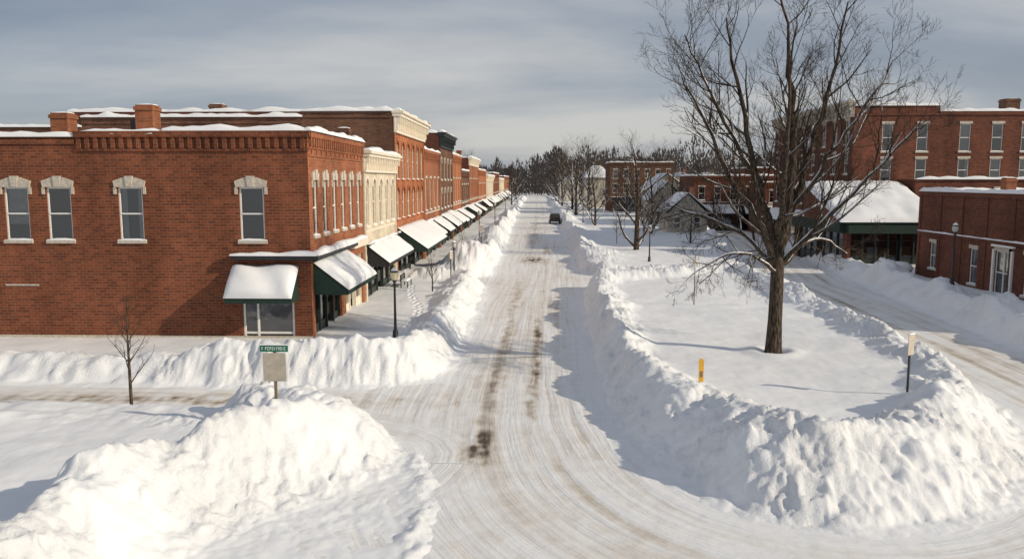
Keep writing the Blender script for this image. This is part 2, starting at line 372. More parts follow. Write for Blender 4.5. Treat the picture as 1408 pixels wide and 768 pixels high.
def window(b,fr,s,z,w,h,trim='white',hood='flat',hoodmat='stone',wallmat=None,arch=False,snow=True,cur=None,det=True):
    T=b.mb('window_frames',trim);a,c=s-w/2,s+w/2;fw=.075
    fbox(T,fr,a,a+fw,z,z+h,-.16,-.08);fbox(T,fr,c-fw,c,z,z+h,-.16,-.08)
    fbox(T,fr,a+fw,c-fw,z,z+fw,-.16,-.08);fbox(T,fr,a+fw,c-fw,z+h-fw,z+h,-.16,-.08);fbox(T,fr,a+fw,c-fw,z+h*.5-.035,z+h*.5+.035,-.15,-.07)
    G=b.mb('window_glass','glass');P=fr.P
    G.poly([P(a+fw,z+fw,-.12),P(c-fw,z+fw,-.12),P(c-fw,z+h-fw,-.12),P(a+fw,z+h-fw,-.12)])
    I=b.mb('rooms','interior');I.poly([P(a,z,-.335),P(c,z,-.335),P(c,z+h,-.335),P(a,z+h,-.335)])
    cur=rng.random() if cur is None else cur
    if cur<.4:
        C=b.mb('curtains','curtain');zz=z+h*(.25+.5*rng.random()) if cur>.15 else z+.1
        C.poly([P(a+.03,zz,-.25),P(c-.03,zz,-.25),P(c-.03,z+h-.03,-.25),P(a+.03,z+h-.03,-.25)])
    elif cur<.7:
        C=b.mb('curtains','curtain')
        for q0,q1 in((a+.02,a+w*.28),(c-w*.28,c-.02)): C.poly([P(q0,z+.05,-.25),P(q1,z+.05,-.25),P(q1,z+h-.03,-.25),P(q0,z+h-.03,-.25)])
    H=b.mb('stone_trim',hoodmat)
    fbox(H,fr,a-.12,c+.12,z-.16,z-.004,-.1,.1)
    if arch:
        r=w/2;zc=z+h-r;W=b.mb('walls',wallmat);n=8
        for sg in(-1,1):
            pts=[(s+sg*r,z+h-.002)]+[(s+sg*r*math.cos(math.pi/2*i/n),zc+r*math.sin(math.pi/2*i/n)) for i in range(n+1)]
            if sg>0: pts=[pts[0]]+pts[1:][::-1]
            prism(W,fr,pts,-.2,-.012)
        n=12
        for i in range(n):
            t0=math.pi*i/n;t1=math.pi*(i+1)/n;r0,r1=r+.01,r+.2
            prism(H,fr,[(s+r0*math.cos(t0),zc+r0*math.sin(t0)),(s+r1*math.cos(t0),zc+r1*math.sin(t0)),(s+r1*math.cos(t1),zc+r1*math.sin(t1)),(s+r0*math.cos(t1),zc+r0*math.sin(t1))],-.02,.07)
    elif hood=='flat':
        fbox(H,fr,a-.1,c+.1,z+h+.004,z+h+.26,-.05,.07)
    elif hood=='flare':
        prism(H,fr,[(a-.14,z+h+.004),(c+.14,z+h+.004),(c+.2,z+h+.30),(s+.3,z+h+.48),(s-.3,z+h+.48),(a-.2,z+h+.30)],-.05,.08)
        prism(H,fr,[(s-.14,z+h+.02),(s+.14,z+h+.02),(s+.2,z+h+.55),(s-.2,z+h+.55)],.0,.13)
        fbox(H,fr,a-.2,a-.06,z+h-.35,z+h,-.05,.06);fbox(H,fr,c+.06,c+.2,z+h-.35,z+h,-.05,.06)
    if snow: snow_strip(b.mb('snow','snow',True),P(a-.1,z-.01,.01),P(c+.1,z-.01,.01),.2,.09,rng.randint(0,999))
    return (a,c,z,z+h)
def awning(b,fr,s0,s1,zt,zb,proj,mat='canvas_green',th=.22):
    A=b.mb('awning',mat);P=fr.P
    A.poly([P(s0,zt,.02),P(s0,zb,proj),P(s1,zb,proj),P(s1,zt,.02)])
    fbox(A,fr,s0,s1,zb-.26,zb,proj-.03,proj)
    for q in(s0,s1): A.poly([P(q,zt,.02),P(q,zb,.02),P(q,zb,proj)]);A.poly([P(q,zb-.001,.02),P(q,zb-.26,.02),P(q,zb-.26,proj),P(q,zb-.001,proj)])
    for k in range(int((s1-s0)/1.5)+1):
        q=s0+.05+(s1-s0-.1)*k/max(1,int((s1-s0)/1.5));fbox(b.mb('awning_frame','black'),fr,q-.02,q+.02,zb-.12,zb-.08,.03,proj-.04)
    snow_patch(b.mb('awning_snow','snow',True),P(s0-.05,zt+.1,-.0),P(s1+.05,zt+.1,-.0),P(s1+.05,zb-.0,proj+.06),P(s0-.05,zb-.0,proj+.06),th,rng.randint(0,999))
def storefront(b,fr,s0,s1,trim='darktrim',z0=.7,z1=3.5,npan=4):
    T=b.mb('storefront',trim);P=fr.P;G=b.mb('window_glass','glass');I=b.mb('rooms','interior')
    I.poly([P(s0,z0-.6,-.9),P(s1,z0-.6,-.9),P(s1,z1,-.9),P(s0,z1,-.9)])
    w=(s1-s0)/npan;door=npan//2
    for i in range(npan):
        a,c=s0+i*w,s0+(i+1)*w;zz=z0+.45 if i!=door else z0-.3;dn=-.25 if i!=door else -.6
        if i!=door: fbox(T,fr,a+.07,c-.07,z0-.6,z0+.42,-.34,-.2)
        else: fbox(T,fr,a+.1,c-.1,z0+.5,z0+.58,-.63,-.57);fbox(T,fr,a+.07,a+.2,z0-.5,z1-.7,-.64,-.56);fbox(T,fr,c-.2,c-.07,z0-.5,z1-.7,-.64,-.56)
        fbox(T,fr,a-.06,a+.06,z0-.6,z1-.01,-.36,-.12)
        G.poly([P(a+.06,zz,dn),P(c-.06,zz,dn),P(c-.06,z1-.1,dn),P(a+.06,z1-.1,dn)])
        fbox(T,fr,a+.065,c-.065,z1-.72,z1-.66,-.3,-.2)
        if i!=door:
            C=b.mb('shop_display','curtain' if rng.random()<.4 else 'wood')
            q=a+.3+rng.random()*.5;fbox(C,fr,q,q+.5+rng.random()*.6,z0+.3,z0+1.1+rng.random()*.7,-.8,-.45)
    fbox(T,fr,s1-.06,s1+.06,z0-.6,z1-.01,-.36,-.12)
def cornice(b,fr,s0,s1,H,style,mat):
    if style=='brick':
        C=b.mb('cornice',mat)
        fbox(C,fr,s0,s1,H-.30,H-.003,-.1,.16);fbox(C,fr,s0,s1,H-.85,H-.75,-.02,.07)
        n=int((s1-s0)/.42)
        for i in range(n):
            q=s0+(i+.5)*(s1-s0)/n;fbox(C,fr,q-.1,q+.1,H-.75,H-.303,-.02,.13)
        fbox(C,fr,s0,s1,H-1.22,H-1.12,-.02,.05)
        n=int((s1-s0)/.9)
        for i in range(n):
            q=s0+(i+.5)*(s1-s0)/n;fbox(C,fr,q-.06,q+.06,H-1.12,H-.853,-.02,.06)
    else:
        C=b.mb('cornice',mat);k=1.25 if style=='grand' else 1
        fbox(C,fr,s0-.1,s1+.1,H-.12*k,H+.06,-.15,.62*k);fbox(C,fr,s0-.05,s1+.05,H-.32*k,H-.123*k,-.1,.48*k)
        fbox(C,fr,s0,s1,H-1.15*k,H-.323*k,-.05,.12);fbox(C,fr,s0,s1,H-1.32*k,H-1.153*k,-.05,.22)
        n=max(4,int((s1-s0)/.9))
        for i in range(n+1):
            q=s0+.15+(s1-s0-.3)*i/n
            prism(C,fr,[(q-.1,H-1.15*k),(q+.1,H-1.15*k),(q+.1,H-.324*k),(q-.1,H-.324*k)],.1,.26*k)
            fbox(C,fr,q-.085,q+.085,H-.72*k,H-.326*k,.265*k,.43*k)
def shop(name,O,S,W,H,D,wm='brick_red',trim='white',hm='stone',nw=5,rows=((5.6,2.5),),ww=.95,arch=False,hood='flat',corn='brick',cm=None,awn=None,awm='canvas_green',endA=(),endB=(),det=True,shopz=3.6,npan=4,fasc='darktrim'):
    b=BLD(name);fr=FR(O,S);Wl=b.mb('walls',wm);g=.015
    ops=[];wins=[]
    for (z,h) in rows:
        for i in range(nw):
            s=W*(i+.5)/nw;wins.append((s,z,ww,h));ops.append((s-ww/2,s+ww/2,z,z+h))
    sf=(.55,W-.55,.1,shopz);ops.append(sf)
    wall(Wl,fr,g,W-g,-.5,H,ops)
    for s,z,w,h in wins: window(b,fr,s,z,w,h,trim,hood,hm,wm,arch,det)
    storefront(b,fr,sf[0],sf[1],fasc,.7,shopz,npan)
    fbox(b.mb('fascia',fasc),fr,.3,W-.3,shopz+.03,shopz+.6,-.05,.12);fbox(b.mb('fascia',fasc),fr,.2,W-.2,shopz+.603,shopz+.72,-.05,.28)
    snow_strip(b.mb('snow','snow',True),fr.P(.3,shopz+.72,.14),fr.P(W-.3,shopz+.72,.14),.3,.14,rng.randint(0,999))
    cornice(b,fr,g,W-g,H,corn,cm or wm)
    for q in(g+.002,W-g-.42): fbox(Wl,fr,q,q+.42,-.4,H-1.35,-.05,.09)
    if len(rows)==1 and H<14:
        fbox(b.mb('belt_course',hm),fr,.45,W-.45,rows[0][0]-.42,rows[0][0]-.25,-.03,.06)
    fa=FR(fr.P(g,0,-D),fr.N);fb=FR(fr.P(W-g,0,0),-fr.N)
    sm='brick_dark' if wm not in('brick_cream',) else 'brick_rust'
    for f,e in((fa,endA),(fb,endB)):
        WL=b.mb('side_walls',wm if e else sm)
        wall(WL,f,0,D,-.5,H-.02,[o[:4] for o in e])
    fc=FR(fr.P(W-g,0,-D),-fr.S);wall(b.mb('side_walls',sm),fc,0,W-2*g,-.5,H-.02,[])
    R_=b.mb('roof','snow');P=fr.P
    R_.poly([P(g,H-.5,-.01),P(W-g,H-.5,-.01),P(W-g,H-.5,-D),P(g,H-.5,-D)])
    sn=b.mb('snow','snow',True);top=H+(.06 if corn!='brick' else 0)
    cw=.36 if corn=='brick' else .78;off=0.0 if corn=='brick' else .2
    snow_strip(sn,P(0,top,off),P(W,top,off),cw,.24,rng.randint(0,999))
    for q in(.14,W-.14): snow_strip(sn,P(q,H-.03,-.1),P(q,H-.03,-D),.42,.28,rng.randint(0,999))
    fbox(b.mb('coping','stone'),FR(P(g,0,-D),fr.N),0,D-.3,H-.02,H+.05,-.3,.06)
    if awn:
        for a in awn: awning(b,fr,*a,mat=awm)
    return b,fr
def chimney(b,x,y,z0,z1,w=.95,mat='brick_rust'):
    f=FR((x-w/2,y-w/2,0),(1,0,0));C=b.mb('chimney',mat)
    fbox(C,f,0,w,z0,z1-.3,-w,0);fbox(C,f,-.06,w+.06,z1-.3,z1-.1,-w-.06,.06);fbox(C,f,.02,w-.02,z1-.1,z1,-w+.02,-.02)
    snow_strip(b.mb('snow','snow',True),f.P(.02,z1,-w/2),f.P(w-.02,z1,-w/2),w*.8,.08,3)

# ---- left row, face x=-11.1
XF=-11.1
D1=32
b=BLD('brick_commercial_building');fr=FR((XF,39.4,0),(0,1,0));W=12.6;H=10.9;wm='brick_red'
wl=b.mb('walls',wm)
wins=[(Y-39.4,5.75,.86,2.75) for Y in(40.55,42.5,44.5,46.5,48.5,50.6)]
ops=[(s-w/2,s+w/2,z,z+h) for s,z,w,h in wins]+[(.6,6.2,.1,3.9),(7.2,12.0,.1,3.9)]
wf=b.mb('street_wall','brick_rust');wall(wf,fr,0,W-.015,-.5,H,ops)
for s,z,w,h in wins: window(b,fr,s,z,w,h,'white','flare','stone',wm)
storefront(b,fr,.6,6.2,'darktrim',.7,3.9,4);storefront(b,fr,7.2,12.0,'cream',.7,3.9,3)
cornice(b,fr,0.165,W-.015,H,'brick','brick_rust')
fs=FR((XF-D1,39.4,0),(1,0,0))
def sx(x): return x-(XF-D1)
sw=[(sx(-13.95),5.55,1.22,2.62,.9),(sx(-20.0),5.55,1.22,2.62,.55),(sx(-23.6),5.55,1.22,2.62,.9),(sx(-25.75),5.55,1.22,2.62,.35),(sx(-31),5.55,1.22,2.62,.9)]
so=[(s-w/2,s+w/2,z,z+h) for s,z,w,h,_ in sw]+[(sx(-14.6),sx(-12.0),.5,2.75)]
wall(wl,fs,0,sx(-16.5),-.5,H-.6,[o for o in so if o[1]<sx(-16.5)]);
wall(wl,fs,sx(-16.5),D1,-.5,H-.6,[o for o in so if o[0]>sx(-16.5)])
for a,c,h in((0,sx(-22.6),H-.28),(sx(-22.6),sx(-18.2),H-.14),(sx(-18.2),D1,H)):
    fbox(wl,fs,a+.002,c-.002 if c<D1 else c,H-.6,h-.003,-.35,0.0)
    snow_strip(b.mb('snow','snow',True),fs.P(a,h,-.12),fs.P(c,h,-.12),.55,.25,int(a)+3)
for s,z,w,h,cu in sw: window(b,fs,s,z,w,h,'white','flare','stone',wm,cur=cu)
C=b.mb('cornice',wm)
fbox(C,fs,sx(-22.6),D1+.16,H-.30,H-.006,-.02,.16);fbox(C,fs,sx(-22.6),D1+.05,H-.98,H-.86,-.02,.08)
n=int(11.5/.42)
for i in range(n):
    q=sx(-22.6)+(i+.5)*11.5/n;fbox(C,fs,q-.1,q+.1,H-.86,H-.303,-.02,.12)
fbox(C,fs,0,sx(-22.6)-.003,H-.62,H-.40,-.02,.09)
fbox(b.mb('stone_trim','stone'),fs,0,D1,0.2,.75,-.02,.06)
fbox(b.mb('flashing','stone'),fs,sx(-26.6),sx(-24.9),3.25,3.33,.002,.04)
a0,a1=sx(-14.6),sx(-12.0)
b.mb('rooms','interior').poly([fs.P(a0,.5,-.33),fs.P(a1,.5,-.33),fs.P(a1,2.75,-.33),fs.P(a0,2.75,-.33)])
b.mb('window_glass','glass').poly([fs.P(a0,.5,-.12),fs.P(a1,.5,-.12),fs.P(a1,2.75,-.12),fs.P(a0,2.75,-.12)])
for q in(a0+.01,(a0+a1)/2-.6,a1-.11): fbox(b.mb('window_frames','white'),fs,q,q+.1,.5,2.75,-.16,-.06)
fbox(b.mb('window_frames','white'),fs,a0+.115,a1-.115,.85,.95,-.15,-.07)
awning(b,fs,sx(-15.0),sx(-11.75),4.15,2.85,1.35,'canvas_green',.34)
awning(b,fr,.35,7.4,4.35,3.05,1.75,'canvas_green',.36)
fbox(b.mb('ledge','black'),fs,sx(-14.9),D1+.5,4.62,4.82,.003,.5);fbox(b.mb('ledge','black'),fr,.003,8.5,4.62,4.82,.003,.5)
fbox(b.mb('ledge','cream'),fr,8.6,12.4,4.4,4.85,-.05,.3)
sn=b.mb('snow','snow',True)
snow_strip(sn,fs.P(sx(-15),4.82,.25),fs.P(D1+.4,4.82,.25),.55,.24,11);snow_strip(sn,fr.P(-.4,4.82,.25),fr.P(8.6,4.82,.25),.55,.24,12);snow_strip(sn,fr.P(8.6,4.85,.15),fr.P(12.4,4.85,.15),.4,.2,15)
snow_strip(sn,fr.P(-.1,H,.02),fr.P(W,H,.02),.5,.26,13)
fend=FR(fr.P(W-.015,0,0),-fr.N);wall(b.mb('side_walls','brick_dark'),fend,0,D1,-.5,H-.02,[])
b.mb('roof','snow').poly([fr.P(0,H-.65,-.36),fr.P(W-.02,H-.65,-.36),fr.P(W-.02,H-.65,-D1),fr.P(0,H-.65,-D1)])
snow_strip(sn,fr.P(W-.2,H-.03,0),fr.P(W-.2,H-.03,-D1),.5,.3,14)
chimney(b,-25.9,44.2,H-.7,12.15);chimney(b,-21.1,44,H-.7,12.55);chimney(b,-12.0,51,H-.7,11.75,.7,'brick_brown')
for x,y in((-22.6,45),(-22.0,45)): fbox(b.mb('vent_pipe','black'),FR((x,y,0),(1,0,0)),0,.3,H-.7,11.9,-.3,0)
b.done()
b,f2=shop('painted_brick_building',(XF,52,0),(0,1,0),11.9,10.35,30,'brick_cream','cream','cream',5,((5.5,3.1),),1.0,True,'flat','fancy','cream',awn=[(.6,11.2,4.2,3.1,1.5)],awm='canvas_dark',npan=5)
b.done()
b,f3=shop('brick_commercial_building',(XF,63.9,0),(0,1,0),16.8,13.9,26,'brick_orange','cream','brick_orange',6,((5.4,2.6),(8.6,3.1)),1.25,True,'flat','grand','cream',awn=[(1,15.5,4.6,3.0,2.4)],npan=6)
for x0,x1,h in((-18.3,-11.2,13.9),(-36,-18.3,13.45),(-62,-36,12.7)):
    ff=FR((x0,63.86,0),(1,0,0));wall(b.mb('side_walls','brick_brown'),ff,0,x1-x0,-.5,h,[]);fbox(b.mb('side_walls','brick_brown'),ff,.01,x1-x0-.01,h-.5,h-.35,.002,.1)
    snow_strip(b.mb('snow','snow',True),ff.P(0,h,-.1),ff.P(x1-x0,h,-.1),.6,.3,int(-x0));b.mb('roof','snow').poly([ff.P(0,h-.3,-.1),ff.P(x1-x0,h-.3,-.1),ff.P(x1-x0,h-.3,-12),ff.P(0,h-.3,-12)])
chimney(b,-27.4,70,13,15.0,1.1,'brick_brown');b.done()
rowL=[(80.7,94.3,11.6,'brick_rust','brick',None,4,False),(94.3,108.5,14.0,'brick_brown','grand','darktrim',4,True),(108.5,122,12.0,'brick_orange','brick',None,4,False),(122,136,10.0,'brick_brown','brick',None,4,False),(136,158,12.3,'brick_rust','fancy','cream',6,False),(158,183,10.6,'brick_orange','brick',None,6,False),(183,215,9.6,'brick_cream','fancy','cream',6,False),(215,250,10.5,'brick_red','brick',None,6,False),(250,290,9,'brick_cream','brick',None,6,False),(290,345,10,'brick_rust','brick',None,6,False)]
for y0,y1,h,wm,co,cm,nw,ar in rowL:
    rows=((5.4,2.4),) if h<13 else ((5.2,2.3),(8.6,2.5))
    if h>11.4 and h<13: rows=((5.5,3.2),)
    nm='painted_brick_building' if wm=='brick_cream' else 'brick_commercial_building'
    L=y1-y0;aw=[]
    a=.8+rng.random()
    while a<L-3:
        l=rng.uniform(3,6.5);l=min(l,L-.6-a);dz=rng.uniform(-.25,.25)
        if rng.random()<.78: aw.append((a,a+l,4.3+dz,3.05+dz*.6,rng.uniform(1.3,2.3)))
        a+=l+rng.uniform(.5,2.2)
    b,_=shop(nm,(XF,y0,0),(0,1,0),L,h,24,wm,'cream' if nw<6 else 'white','stone',nw,rows,1.1,ar,'flat',co,cm,awn=aw,det=y0<110,awm=rng.choice(['canvas_green','canvas_dark']))
    if rng.random()<.5: chimney(b,-13,y0+3,h-.6,h+1.3,.8)
    b.done()

# ---- right side
def build_low():
    b=BLD('low_brick_building');fr=FR((32.5,69,0),(0,-1,0));W=27;H=7.6;wm='brick_dark'
    ops=[(2.2,3.4,1.4,3.5),(8.3,9.3,.9,3.5),(11.6,13.6,.6,3.6),(15,16.2,.9,3.6),(18,20,1.0,3.6)]
    wall(b.mb('walls',wm),fr,0,W,-.5,H,ops)
    for a,c,z0,z1 in ops: window(b,fr,(a+c)/2,z0,c-a,z1-z0,'white','flat','stone',wm)
    C=b.mb('cornice',wm);fbox(C,fr,0,W,H-.35,H-.01,-.05,.14);fbox(C,fr,0,W,4.1,4.3,-.02,.08)
    for i in range(9): fbox(C,fr,.002+i*(W-.404)/8,.4+i*(W-.404)/8,-.4,H-.36,-.02,.07)
    for i in range(8):
        a=.9+i*(W-.4)/8;fbox(C,fr,a,a+2.4,5.0,5.12,-.02,.06);fbox(C,fr,a,a+2.4,6.3,6.42,-.02,.06)
    f2=FR((32.5,69-W,0),(1,0,0));wall(b.mb('walls',wm),f2,0,30,-.5,H,[]);f3=FR((62.5,69,0),(-1,0,0));wall(b.mb('walls',wm),f3,0,30,-.5,H,[])
    sn=b.mb('snow','snow',True);snow_strip(sn,fr.P(0,H,-.02),fr.P(W,H,-.02),.45,.26,5);snow_strip(sn,f2.P(0,H,-.1),f2.P(30,H,-.1),.42,.26,6);snow_strip(sn,f3.P(0,H,-.1),f3.P(30,H,-.1),.42,.26,6)
    snow_strip(sn,fr.P(0,4.3,.05),fr.P(W,4.3,.05),.16,.1,7)
    b.mb('roof','snow').poly([(32.8,68.9,H-.3),(32.8,42.1,H-.3),(62,42.1,H-.3),(62,68.9,H-.3)])
    fbox(b.mb('doorway','white'),fr,11.4,11.58,.3,3.7,-.05,.14);fbox(b.mb('doorway','white'),fr,13.62,13.8,.3,3.7,-.05,.14);fbox(b.mb('doorway','white'),fr,11.3,13.9,3.9,4.05,-.02,.2);fbox(b.mb('doorway','white'),fr,12.55,12.65,.65,3.5,-.15,-.05)
    chimney(b,38,66,H-.4,8.7,.8);b.done()
build_low()
b=BLD('glass_front_shop');f=FR((29.6,77,0),(1,0,0));W=8.0
wall(b.mb('walls','brick_dark'),f,0,W,-.5,4.6,[(.4,W-.4,.1,3.5)]);storefront(b,f,.4,W-.4,'darktrim',.7,3.5,6)
fbox(b.mb('fascia','canvas_green'),f,-.2,W+.2,3.55,4.6,.004,.9)
fl=FR((29.6,92,0),(0,-1,0));wall(b.mb('walls','brick_dark'),fl,0,15,-.5,4.6,[(1,14,.1,3.5)]);storefront(b,fl,1,14,'darktrim',.7,3.5,7);fbox(b.mb('fascia','canvas_green'),fl,0,15.2,3.55,4.6,.004,.8)
frr=FR((37.6,77,0),(0,1,0));wall(b.mb('walls','brick_dark'),frr,0,15,-.5,4.6,[])
b.mb('roof','darktrim').poly([(28.8,76.1,4.62),(38.4,76.1,4.62),(38.4,87,8.2),(28.8,87,8.2)]);b.mb('walls','brick_dark').poly([(28.8,76.1,4.62),(28.8,87,8.2),(28.8,87,4.62)])
snow_patch(b.mb('snow','snow',True),(28.5,75.9,4.62),(38.6,75.9,4.62),(38.6,87.2,8.25),(28.5,87.2,8.25),.6,4,26,12)
b.done()
def big():
    b=BLD('three_storey_brick_building');wm='brick_dark';H=16.9
    fr=FR((34.2,117,0),(0,-1,0));W=28.5;y0=88.5
    ops=[];ww=[]
    for (z,h) in((5.6,2.6),(9.2,2.3),(12.4,2.6)):
        for i in range(8):
            s=W*(i+.5)/8;ww.append((s,z,1.2,h));ops.append((s-.6,s+.6,z,z+h))
    ops.append((1,W-1,.1,3.7));wall(b.mb('walls',wm),fr,0,W,-.5,H,ops)
    for q in ww: window(b,fr,*q,'cream','flat','stone',wm)
    storefront(b,fr,1,W-1,'darktrim',.7,3.7,9);awning(b,fr,1,9,4.6,3.3,1.8);awning(b,fr,10,18,4.6,3.3,1.8);awning(b,fr,19,27.5,4.6,3.3,1.8)
    cornice(b,fr,0,W,H,'grand','stone')
    f=FR((34.2,y0,0),(1,0,0));W2=40;ops=[];ww=[]
    for z,h in((8.4,2.4),(11.6,2.9)):
        for s in(3.6,7.3,11.8,15.2,18.3,22,26,30,34): ww.append((s,z,1.15,h));ops.append((s-.575,s+.575,z,z+h))
    wall(b.mb('walls',wm),f,0,W2,-.5,H-1.1,ops)
    for q in ww: window(b,f,*q,'white','flat','stone',wm)
    fbox(b.mb('walls',wm),f,0.001,9,H-1.1,H-.5,-.4,0);fbox(b.mb('cornice',wm),f,0,W2,H-1.5,H-1.3,-.02,.12)
    fbox(b.mb('cornice',wm),f,9.01,W2,H-1.3,H-1.102,-.02,.12)
    sn=b.mb('snow','snow',True);snow_strip(sn,f.P(0,H-.5,-.1),f.P(9,H-.5,-.1),.5,.3,5);snow_strip(sn,f.P(9,H-1.1,-.1),f.P(W2,H-1.1,-.1),.5,.3,6);snow_strip(sn,fr.P(0,H+.06,.1),fr.P(W,H+.06,.1),.8,.25,6)
    fbb=FR((74.2,117,0),(-1,0,0));wall(b.mb('walls',wm),fbb,0,W2,-.5,H-1.1,[]);b.mb('roof','snow').poly([(34.3,88.9,H-1.4),(74,88.9,H-1.4),(74,117,H-1.4),(34.3,117,H-1.4)])
    chimney(b,52.4,92,H-1.4,17.4,1.5,'brick_brown');chimney(b,44,88.9,7.6,8.9,.8)
    f=FR((39,84,0),(1,0,0));wall(b.mb('walls',wm),f,0,30,-.5,8.6,[(8,9.2,5.4,7.6),(11,12.2,5.4,7.6)]);snow_strip(sn,f.P(0,8.6,0),f.P(30,8.6,0),.5,.3,9);window(b,f,8.6,5.4,1.2,2.2);window(b,f,11.6,5.4,1.2,2.2)
    b.mb('roof','snow').poly([(39,84.1,8.5),(69,84.1,8.5),(69,88.4,8.5),(39,88.4,8.5)]);fe=FR((39,88.4,0),(0,-1,0));wall(b.mb('walls','brick_dark'),fe,0,4.4,-.5,8.6,[])
    b.done()
big()
b,_=shop('brick_commercial_building',(27,138,0),(1,0,0),16,9.3,14,'brick_dark','white','stone',6,((5.2,2.2),),1.1,False,'flat','brick',None,awn=[(1,7,4.2,3,1.8),(8.5,15,4.2,3,1.8)]);b.done()
b,_=shop('brick_commercial_building',(36,128,0),(1,0,0),14,8.2,9,'brick_red','white','stone',5,((5.0,1.9),),1.1,False,'flat','brick',None,awn=[(1,7,4.2,3,1.8)]);b.done()
b,_=shop('brick_commercial_building',(19,205,0),(1,0,0),16,13.0,14,'brick_brown','white','stone',6,((5.4,2.2),(9,2.2)),1.2,False,'flat','brick',None,awn=None,det=False);b.done()
b,_=shop('brick_commercial_building',(43,165,0),(1,0,0),22,11.0,14,'brick_dark','white','stone',8,((5.4,2.2),),1.2,False,'flat','brick',None,awn=None,det=False);b.done()
def house(x,y,w,d,eave,ridge,wm,hip=False,name='gabled_house'):
    b=BLD(name)
    for O,S,L in(((x,y,0),(1,0,0),w),((x,y+d,0),(0,-1,0),d),((x+w,y,0),(0,1,0),d),((x+w,y+d,0),(-1,0,0),w)):
        f=FR(O,S);n=max(2,int(L/2.8));ops=[];q=[]
        for zz in([1.3,4.2] if eave>6 else [1.3]):
            for i in range(n): s=L*(i+.5)/n;ops.append((s-.5,s+.5,zz,zz+1.7));q.append((s,zz,1.0,1.7))
        wall(b.mb('walls',wm),f,0,L,-.5,eave,ops)
        for k in q: window(b,f,*k,snow=False)
    o=.5;cx=x+w/2;cy=y+d/2
    if hip: A=Vector((cx-w*.1,cy,ridge));B=Vector((cx+w*.1,cy,ridge))
    else: A=Vector((cx,y-o,ridge));B=Vector((cx,y+d+o,ridge))
    c=[Vector((x-o,y-o,eave)),Vector((x+w+o,y-o,eave)),Vector((x+w+o,y+d+o,eave)),Vector((x-o,y+d+o,eave))]
    sn=b.mb('roof_snow','snow',True);rf=b.mb('roof','darktrim')
    if hip:
        quads=[(c[0],c[1],B,A),(c[2],c[3],A,B),(c[3],c[0],A,A),(c[1],c[2],B,B)]
    else:
        quads=[(c[0],c[3],B,A),(c[2],c[1],A,B)]
        b.mb('walls',wm).poly([(x,y,eave),(x+w,y,eave),(cx,y,ridge-.15)]);b.mb('walls',wm).poly([(x,y+d,eave),(x+w,y+d,eave),(cx,y+d,ridge-.15)])
    for q in quads:
        rf.poly([p for i,p in enumerate(q) if i<3 or (q[3]-q[2]).length>.01]);up=Vector((0,0,.05))
        snow_patch(sn,q[0]+up,q[1]+up,q[2]+up,q[3]+up,.3,int(x),10,6)
    fbox(b.mb('chimney','brick_brown'),FR((cx+1,cy,0),(1,0,0)),0,.8,eave,ridge+.9,-.8,0)
    b.done()
house(14.2,232,7.5,9,9.2,12.8,'siding',True,'hip_roofed_house')
house(21.5,150,6,10,4.8,8.3,'siding');house(24,172,8,11,6.5,10,'siding');house(30,190,9,11,6.5,10.3,'siding');house(22,262,9,12,6.5,10,'siding');house(9,300,8,12,6.5,10,'siding')
house(36,240,10,12,6.5,10.5,'brick_dark');house(50,260,12,12,7,11,'siding');house(20,122,6,8,3.6,6.6,'siding')

# ---------------------------------------------------------------- terrain
def axis(segs):
    out=[segs[0][0]]
    for a,b_,st in segs:
        n=max(1,int(round((b_-a)/st)));out+=[a+(b_-a)*(i+1)/n for i in range(n)]
    return np.array(out)
xs=axis([(-900,-200,70),(-200,-60,10),(-60,-34,.8),(-34,-16,.16),(-16,20,.057),(20,36,.14),(36,70,1.2),(70,200,10),(200,900,70)])
ys=[6.0]
while ys[-1]<2200:
    y=ys[-1];ys.append(y+(.0036*y if y<40 else .0048*y if y<60 else .0065*y if y<95 else .014*y if y<200 else .05*y))
ys=np.array(ys)
XX,YY=np.meshgrid(xs,ys)
HH,CC=ground_h(XX.ravel(),YY.ravel())
def gridmesh(name,X,Y,Z,nx,ny,mask=None,mat=None):
    co=np.stack([X,Y,Z],1).astype(np.float32)
    i=np.arange(ny-1)[:,None]*nx+np.arange(nx-1)[None,:];i=i.ravel()
    q=np.stack([i,i+1,i+nx+1,i+nx],1)
    idx=None
    if mask is not None:
        q=q[mask[q].any(1)];used=np.zeros(len(co),bool);used[q.ravel()]=True;mp=np.cumsum(used)-1;q=mp[q];co=co[used];idx=used
    me=bpy.data.meshes.new(name);me.vertices.add(len(co));me.vertices.foreach_set('co',co.ravel())
    me.loops.add(len(q)*4);me.loops.foreach_set('vertex_index',q.astype(np.int32).ravel())
    me.polygons.add(len(q));me.polygons.foreach_set('loop_start',np.arange(0,len(q)*4,4,dtype=np.int32));me.polygons.foreach_set('loop_total',np.full(len(q),4,dtype=np.int32))
    me.update(calc_edges=True);me.polygons.foreach_set('use_smooth',np.ones(len(q),bool));me.materials.append(mat)
    o=bpy.data.objects.new(name,me);link(o);return o,idx
def attr(o,name,typ,data):
    a=o.data.attributes.new(name,typ,'POINT');a.data.foreach_set('vector' if typ=='FLOAT_VECTOR' else 'value',np.ascontiguousarray(data,dtype=np.float32).ravel())
Xr=XX.ravel();Yr=YY.ravel();nr_=ss(130,60,Yr)
jx=CC*nr_*.14*fbm(Xr*2.0,Yr*2.0,3,101);jy=CC*nr_*.16*fbm(Xr*2.0,Yr*2.0,3,111)
go,_=gridmesh('snow_ground',Xr+jx,Yr+jy,HH,len(xs),len(ys),None,M['snow'])
attr(go,'rough','FLOAT',CC)
